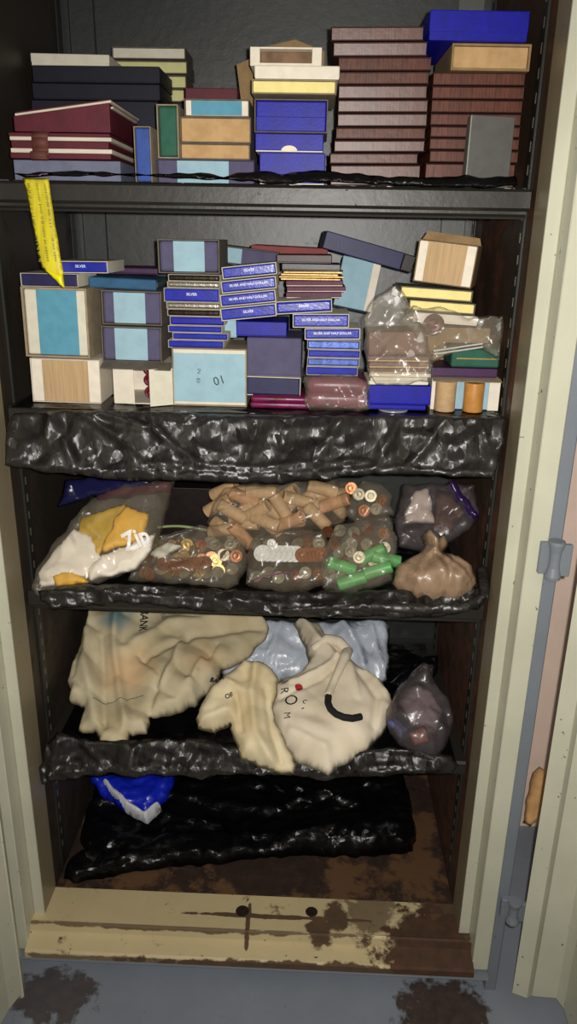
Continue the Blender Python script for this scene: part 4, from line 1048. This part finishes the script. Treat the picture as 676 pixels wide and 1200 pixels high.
for i, (px, py, yaw, hh) in enumerate(((412, 682, -.35, .010), (442, 670, -.35, .012), (400, 664, .3, .004), (436, 650, -.5, .004), (452, 656, .2, .006))):
    c = cgr.lay.at(px, py, hh); M = Matrix.Rotation(yaw, 3, 'Y') @ Matrix.Rotation(pi/2, 3, 'Y')
    coin_roll('green paper coin roll in the clear bag at the right of the third shelf', c - M @ Vector((0, 0, .026)), M, .0115, .052, GREENP, 'green coin rolls in the clear bag', DULLC)
for i, (px, py) in enumerate(((420, 655), (410, 648), (428, 640), (396, 650))):
    coin('dull coin lying loose among the green coin rolls', cgr.lay.at(px, py, .012), Matrix.Rotation(.5*i, 3, 'Y') @ Matrix.Rotation(1.1, 3, 'X'), .011, DULLC, 'loose coins among the green rolls')
rr = random.Random(79)
for i in range(20):
    px = 388+(i % 6)*12+rr.uniform(-5, 5); py = 624+(i//6)*17+rr.uniform(-5, 5)
    mm, nm = (COPPER, 'coppery') if rr.random() < .5 else (DULLC, 'greyish')
    coin(nm+' coin in the filling behind the green coin rolls', cgr.lay.at(px, py, rr.uniform(-.008, -.003)), Matrix.Rotation(rr.uniform(-.8, .8), 3, 'Z') @ Matrix.Rotation(rr.uniform(.6, 1.5), 3, 'X'), .0115, mm, nm+' filling behind the green coin rolls')
for i in range(12):
    px = 300+(i % 6)*15+rr.uniform(-4, 4); py = 636+(i//6)*36+rr.uniform(-4, 4)
    mm, nm = (COPPER, 'coppery') if rr.random() < .6 else (DULLC, 'greyish')
    coin(nm+' coin lying behind the silver fan in the middle clear bag', cc.lay.at(px, py, rr.uniform(-.008, -.003)), Matrix.Rotation(rr.uniform(-.8, .8), 3, 'Z') @ Matrix.Rotation(rr.uniform(.6, 1.5), 3, 'X'), .0115, mm, nm+' coins behind the silver fan')
ch = [(404, 606), (412, 572), (424, 564), (446, 566), (458, 580), (462, 604), (440, 610), (418, 614)]
t, chr_ = bag('coin_bag', 'small clear bag of loose coins behind the green coin rolls', 'coin bag', ch, .245, .30, CLEAR, puff=.022, R=.03, crumple=(.005, 26), seed=51, back=.25)
for i, (px, py, mm) in enumerate(((420, 581, DULLC), (434, 583, DULLC), (411, 574, COPPER), (426, 600, COPPER), (440, 598, DULLC), (446, 588, COPPER))):
    coin(('greyish' if mm is DULLC else 'coppery')+' loose coin in the small clear bag behind the green rolls', chr_.lay.at(px, py, .008), Matrix.Rotation(.3*i-.5, 3, 'Y') @ Matrix.Rotation(1.25, 3, 'X'), .0115, mm, ('grey' if mm is DULLC else 'copper')+' coins in the small clear bag')
t, cu = bag('zip_bag', 'smoky clear zip bag of papers at the right end of the third shelf', 'zip bag', [(472, 568), (510, 566), (556, 568), (562, 602), (550, 622), (522, 640), (490, 648), (468, 640), (462, 612)], .19, .27, CLEARD, puff=.024, R=.035, crumple=(.006, 22), seed=61, back=.25)
sub(t, cu, [(520, 567), (530, 567), (548, 590), (560, 608), (554, 616), (536, 594)], 'zip_strip', clear('zip_violet', (90, 50, 130), .5, (60, 36, 96)), puff=.026, R=.006, crumple=(0, 1), swell=(0, 1), step=.004)
packet('packet', 'white paper upright inside the smoky zip bag', 'packet', [(484, 576), (504, 570), (508, 594), (510, 614), (476, 614), (474, 602)], cu.lay, .004, WHITE, None, **dict(KW, seed=12, crumple=(.006, 25)))
packet('packet', 'brown packet at the right inside the smoky zip bag', 'packet', [(512, 572), (536, 580), (546, 604), (520, 630), (506, 620)], cu.lay, .003, mat('brown_packet', (96, 66, 46), .6, .2), None, **dict(KW, seed=13, crumple=(.006, 25)))
bb_ = [(459, 684), (466, 662), (478, 654), (490, 650), (497, 640), (492, 628), (502, 620), (512, 630), (522, 624), (524, 638), (520, 648), (536, 652), (552, 664), (557, 680), (552, 698), (536, 706), (500, 706), (472, 698)]
t, br = bag('carrier_bag', 'brown plastic bag knotted at the top, at the right front of the third shelf', 'bag', bb_, .108, .185, BROWNF, 'bag_body', puff=.050, R=.050, crumple=(.006, 20), swell=(.004, 12), step=.004, seed=71, back=.25,
            ridges=[([(505, 648), (530, 668), (550, 690)], .004, .005), ([(502, 650), (515, 675), (520, 700)], .005, .004), ([(498, 652), (484, 676), (470, 690)], .005, .005), ([(510, 646), (544, 664)], .004, .005), ([(505, 622), (506, 648)], .006, .008)])

# ======================= fourth shelf =======================
INKB = mat('black_ink', (34, 34, 36), .8, .3, scale=(300,)*3, bump=0)
d1 = [(96, 720), (112, 716), (140, 717), (165, 715), (187, 714), (250, 722), (313, 728), (316, 742), (304, 756), (290, 772), (262, 788), (246, 812), (228, 828), (205, 838), (176, 842), (176, 850), (172, 860), (152, 863), (148, 875), (132, 877), (116, 876), (112, 861), (91, 857), (98, 832), (82, 822), (78, 800), (84, 768), (92, 752), (88, 735)]
D1M = cloth('cream_canvas', (206, 194, 162), (184, 168, 132), spots=[((-.092, .06, .148), .045, (104, 138, 146), .85), ((-.045, -.04, .07), .075, (228, 190, 144), .7), ((.11, -.03, .11), .05, (222, 184, 138), .6)])
t, r1 = bag('cloth_bag', 'large creased cream bank bag spread over the left of the fourth shelf', 'cloth bag', d1, .112, .45, D1M, 'bag_cloth', puff=.022, R=.035, crumple=(.003, 14), swell=(.014, 7), fold=(1.15, .06, .012), step=.005, seed=81, back=.02, wob=.003, xlim=.395, facet=(.003, 10),
            ridges=[([(140, 730), (136, 770), (142, 820), (150, 860)], .010, .016), ([(106, 730), (100, 770), (108, 820), (115, 865)], .012, .014), ([(122, 760), (124, 860)], .006, -.008), ([(165, 775), (190, 800), (176, 838)], .007, -.010), ([(215, 760), (205, 790), (190, 812)], .007, .010),
                    ([(170, 780), (230, 756), (310, 740)], .010, -.010), ([(150, 770), (200, 740), (310, 732)], .014, .012), ([(240, 790), (225, 812)], .008, .010), ([(255, 765), (235, 800)], .005, -.006), ([(88, 800), (100, 760), (92, 735)], .006, -.007)])
decal(t, r1, 'BANK', 170, 739, .024, -pi/2+.12, INKB, bold=.02)
decal(t, r1, 'BAG NO', 190, 727, .018, -pi/2+.5, mat('grey_ink', (108, 104, 92), .8, .2, bump=0), bold=.0)
b = MB(); b.tube([r1.surf(112+i*3.2, 829-.12*i-(.25*i if i > 12 else 0), .0008)-Vector(t.location) for i in range(19)], .0007, 6).build('seam', mat('seam_thread', (96, 90, 76), .8, .1), t)
t, r2 = bag('carrier_bag', 'pale blue plastic bag crumpled behind the cloth bags at the back of the fourth shelf', 'bag', [(300, 732), (318, 727), (350, 731), (400, 730), (446, 727), (456, 734), (456, 770), (454, 798), (440, 806), (400, 812), (340, 800), (262, 796), (256, 782), (284, 762), (306, 752)], .33, .47, PBLUEF, 'bag_body', puff=.03, R=.05, crumple=(.008, 15), swell=(.010, 8), step=.0055, seed=91, back=.3,
            ridges=[([(400, 735), (420, 770), (430, 805)], .008, .010), ([(430, 732), (452, 800)], .006, .008), ([(330, 735), (310, 790)], .008, .008)])
d3 = [(344, 732), (360, 730), (374, 734), (382, 748), (402, 764), (412, 776), (430, 792), (448, 802), (458, 818), (461, 838), (452, 856), (440, 868), (424, 884), (400, 898), (384, 909), (362, 900), (342, 890), (326, 870), (316, 840), (316, 810), (330, 800), (352, 792), (362, 778), (358, 760)]
D3M = cloth('white_canvas', (232, 220, 198), (212, 198, 172), spots=[((.02, -.06, .03), .07, (236, 208, 166), .5)])
t, r3 = bag('cloth_bag', 'white cloth bag with a black looped handle at the front of the fourth shelf', 'cloth bag', d3, .064, .41, D3M, 'bag_cloth', puff=.040, R=.060, crumple=(.003, 14), swell=(.010, 8), fold=(.6, .05, .004), step=.005, seed=101, back=.02, wob=.002, facet=(.003, 9),
            ridges=[([(352, 735), (372, 765), (392, 785)], .010, .014), ([(340, 812), (380, 798), (396, 786)], .006, .009), ([(330, 830), (370, 812), (388, 800)], .005, -.006), ([(420, 800), (440, 830), (436, 860)], .007, -.008), ([(430, 796), (454, 825)], .008, .009), ([(340, 870), (380, 890)], .010, .008), ([(410, 790), (418, 830)], .005, .006)])
lo = Vector(t.location)
sp = [r3.surf(x, y, o)-lo for x, y, o in ((366, 772, .0), (382, 768, .006), (396, 768, .010), (406, 776, .012), (402, 790, .012), (395, 806, .010), (388, 820, .008), (383, 834, .006))]
sp = [sp[i//5].lerp(sp[i//5+1], (i % 5)/5) for i in range(35)]+[sp[-1]]
MB().tube(sp, [.008+.004*sin(pi*min(1, i/26)) for i in range(len(sp))], 12).build('strap', D3M, t, True)
hp = [r3.surf(x, y, .007)-lo for x, y in ((384, 831), (383, 842), (386, 850), (392, 856), (401, 860), (411, 861), (421, 857))]
hp = [hp[i//4].lerp(hp[i//4+1], (i % 4)/4) for i in range(24)]+[hp[-1]]
MB().tube(hp, .0068, 12).build('handle', mat('black_webbing', (26, 26, 26), .85, .2), t, True)
for bdy, px, py, sz, an in (('A', 333, 812, .020, -pi/2), ('R', 333, 823, .022, -pi/2), ('O', 341, 836, .034, 0), ('M', 336, 853, .018, -pi/2), ('c', 357, 838, .020, -.6), ('-', 354, 845, .022, .4)):
    decal(t, r3, bdy, px, py, sz, an, INKB)
pr = [r3.surf(350+4.5*cos(a)*(1-.3*sin(a)), 820+4.5*sin(a), .0012)-lo for a in [2*pi*i/14 for i in range(14)]]
me = bpy.data.meshes.new('red_emblem'); me.from_pydata(pr+[r3.surf(350, 820, .0013)-lo], [], [(14, i, (i+1) % 14) for i in range(14)]); me.update()
link('red_emblem', me, mat('red_ink', (176, 40, 44), .7, .1), t)
d4 = [(286, 776), (304, 776), (320, 784), (328, 800), (322, 820), (322, 845), (334, 868), (346, 896), (344, 907), (330, 907), (300, 898), (284, 888), (274, 868), (270, 850), (252, 860), (232, 854), (229, 842), (238, 822), (250, 804), (266, 790)]
D4M = cloth('yellowed_canvas', (218, 204, 170), (194, 174, 134))
t, r4 = bag('cloth_bag', 'yellowed folded bank bag between the large cream one and the white one', 'cloth bag', d4, .040, .20, D4M, 'bag_cloth', puff=.030, R=.030, crumple=(.005, 16), swell=(.008, 9), step=.0045, facet=(.006, 14), seed=111, back=.0, wob=.003,
            ridges=[([(300, 785), (296, 820), (300, 860), (318, 895)], .009, .012), ([(278, 820), (284, 860)], .006, -.010), ([(312, 812), (318, 860), (330, 895)], .006, -.010), ([(255, 800), (275, 808)], .006, .008), ([(235, 850), (268, 838)], .008, .008)])
decal(t, r4, 'BANK', 256, 799, .012, -.25, INKB, bold=.03); decal(t, r4, 'OF', 270, 822, .012, .4, INKB, bold=.03)
d5 = [(452, 832), (462, 812), (474, 800), (484, 786), (494, 778), (508, 780), (506, 794), (516, 812), (530, 830), (530, 852), (522, 876), (508, 892), (488, 886), (470, 876), (456, 858)]
t, r5 = bag('coin_bag', 'clear crinkled bag with a blue packet at the right end of the fourth shelf', 'bag', d5, .092, .24, CLEARD, puff=.045, R=.05, crumple=(.009, 22), swell=(.006, 10), step=.0045, seed=121, back=.2)
packet('packet', 'small blue packet inside the crinkled clear bag', 'packet', [(452, 846), (462, 838), (480, 856), (470, 868)], r5.lay, .014, mat('dull_blue', (84, 88, 130), .5, .1), None, **dict(KW, seed=3))
packet('packet', 'grey wad filling the crinkled clear bag', 'packet', [(466, 822), (488, 802), (506, 812), (520, 836), (510, 862), (480, 850)], r5.lay, .006, mat('grey_wad', (146, 132, 134), .6, .2), None, **dict(KW, seed=4, puff=.02))
packet('packet', 'reddish packet inside the crinkled clear bag', 'packet', [(478, 858), (496, 850), (504, 868), (486, 874)], r5.lay, .018, mat('dull_red', (150, 96, 80), .5, .1), None, **dict(KW, seed=5))
t, r6 = bag('plastic_scrap', 'black plastic twist standing behind the crinkled clear bag', 'plastic', [(456, 800), (470, 790), (496, 770), (514, 768), (512, 790), (496, 800), (470, 812)], .26, .33, BLACKM, puff=.014, R=.02, crumple=(.008, 26), seed=131, back=.3)

# ======================= cabinet floor =======================
e1 = [(104, 905), (200, 898), (330, 898), (470, 904), (480, 940), (488, 985), (484, 998), (430, 1004), (360, 1004), (300, 1006), (240, 1014), (170, 1020), (130, 1028), (88, 1034), (74, 1030), (80, 1014), (100, 1004), (94, 980), (98, 940)]
t, q1 = bag('refuse_sack', 'big crumpled black plastic sack lying over the rusty cabinet floor', 'sack', e1, .132, .50, BLACKM, 'sack_body', puff=.040, R=.04, crumple=(.010, 15), swell=(.010, 6), step=.0065, seed=141, back=.0, wob=.004, xlim=.402,
            ridges=[([(110, 960), (200, 950), (330, 960), (440, 935)], .012, .014), ([(100, 1010), (170, 1000), (300, 990), (470, 985)], .010, .007), ([(180, 970), (260, 985)], .008, .012), ([(300, 930), (420, 960)], .008, .012)])
t, q2 = bag('carrier_bag', 'bright blue plastic bag with a white edge on the black sack', 'bag', [(106, 914), (150, 908), (206, 910), (200, 930), (186, 950), (172, 964), (156, 958), (136, 944), (118, 932)], .235, .345, BLUEF, 'bag_body', puff=.030, R=.03, crumple=(.006, 20), swell=(.006, 12), step=.0045, seed=151, back=.3)
sub(t, q2, [(120, 918), (128, 920), (150, 942), (171, 956), (186, 946), (190, 950), (173, 966), (150, 955), (132, 938)], 'white_edge', film('white_film', (206, 208, 214), .35, strength=.4), puff=.034, R=.008, crumple=(.002, 30), swell=(0, 1), step=.004)

# ======================= clear bags on the second shelf =======================
t, g1 = bag('clear_bag', 'clear plastic bag wrapped over the brown trays at the right of the second shelf', 'bag', [(424, 372), (440, 346), (462, 334), (474, 346), (490, 372), (500, 392), (506, 420), (506, 446), (482, 450), (440, 452), (432, 440), (428, 410)], .128, .145, CLEARM, puff=.012, R=.03, crumple=(.006, 24), swell=(.003, 12), step=.0045, seed=161, back=.0)
t, g2 = bag('clear_bag', 'clear plastic bag holding a dark medallion under the pale yellow pads', 'bag', [(470, 372), (484, 358), (520, 362), (548, 372), (590, 370), (588, 396), (584, 422), (560, 406), (530, 412), (508, 424), (494, 404)], .135, .15, CLEARM, puff=.012, R=.03, crumple=(.005, 24), swell=(.003, 12), step=.0045, seed=171, back=.0)
p = g2.lay.at(510, 381, -.006)
coin('dark copper medallion inside the clear bag under the yellow pads', p+Vector((0, .012, 0)), Matrix.Rotation(pi/2, 3, 'X'), .017, mat('medallion', (84, 46, 36), .3, .2, metal=.5))
t, wd, h = start('coin_holder', 'clear bar holder lying aslant across the bag with the medallion', 'holder', (508, 406, 566, 412), .128, .004, ry=-.17)
MB().box(-wd/2, wd/2, -.002, .002, 0, h*.35, .0005).box(-wd/2, wd/2, -.002, .002, h*.65, h, .0005).build('holder_strip', mat('holder_plastic', (190, 186, 176), .2, .1, spec=.8), t)
t, g3 = bag('clear_bag', 'clear wrap around the right plum velvet case', 'bag', [(357, 442), (380, 438), (420, 440), (432, 446), (434, 480), (428, 481), (362, 481), (355, 470)], .124, .136, CLEAR, puff=.008, R=.015, crumple=(.005, 28), swell=(.002, 14), step=.0045, seed=181, back=.0)

# ---- fallen paper by the wall, seen through the gap beside the right door
t, f1 = bag('paper_sack', 'crumpled tan paper standing behind the right door by the peach wall', 'paper', [(612, 964), (619, 930), (624, 905), (632, 898), (648, 912), (646, 935), (634, 952), (622, 968)], .30, .36, mat('tan_paper', (222, 172, 112), .8, .1), 'paper_body', puff=.02, R=.03, crumple=(.006, 22), seed=191, back=.5)
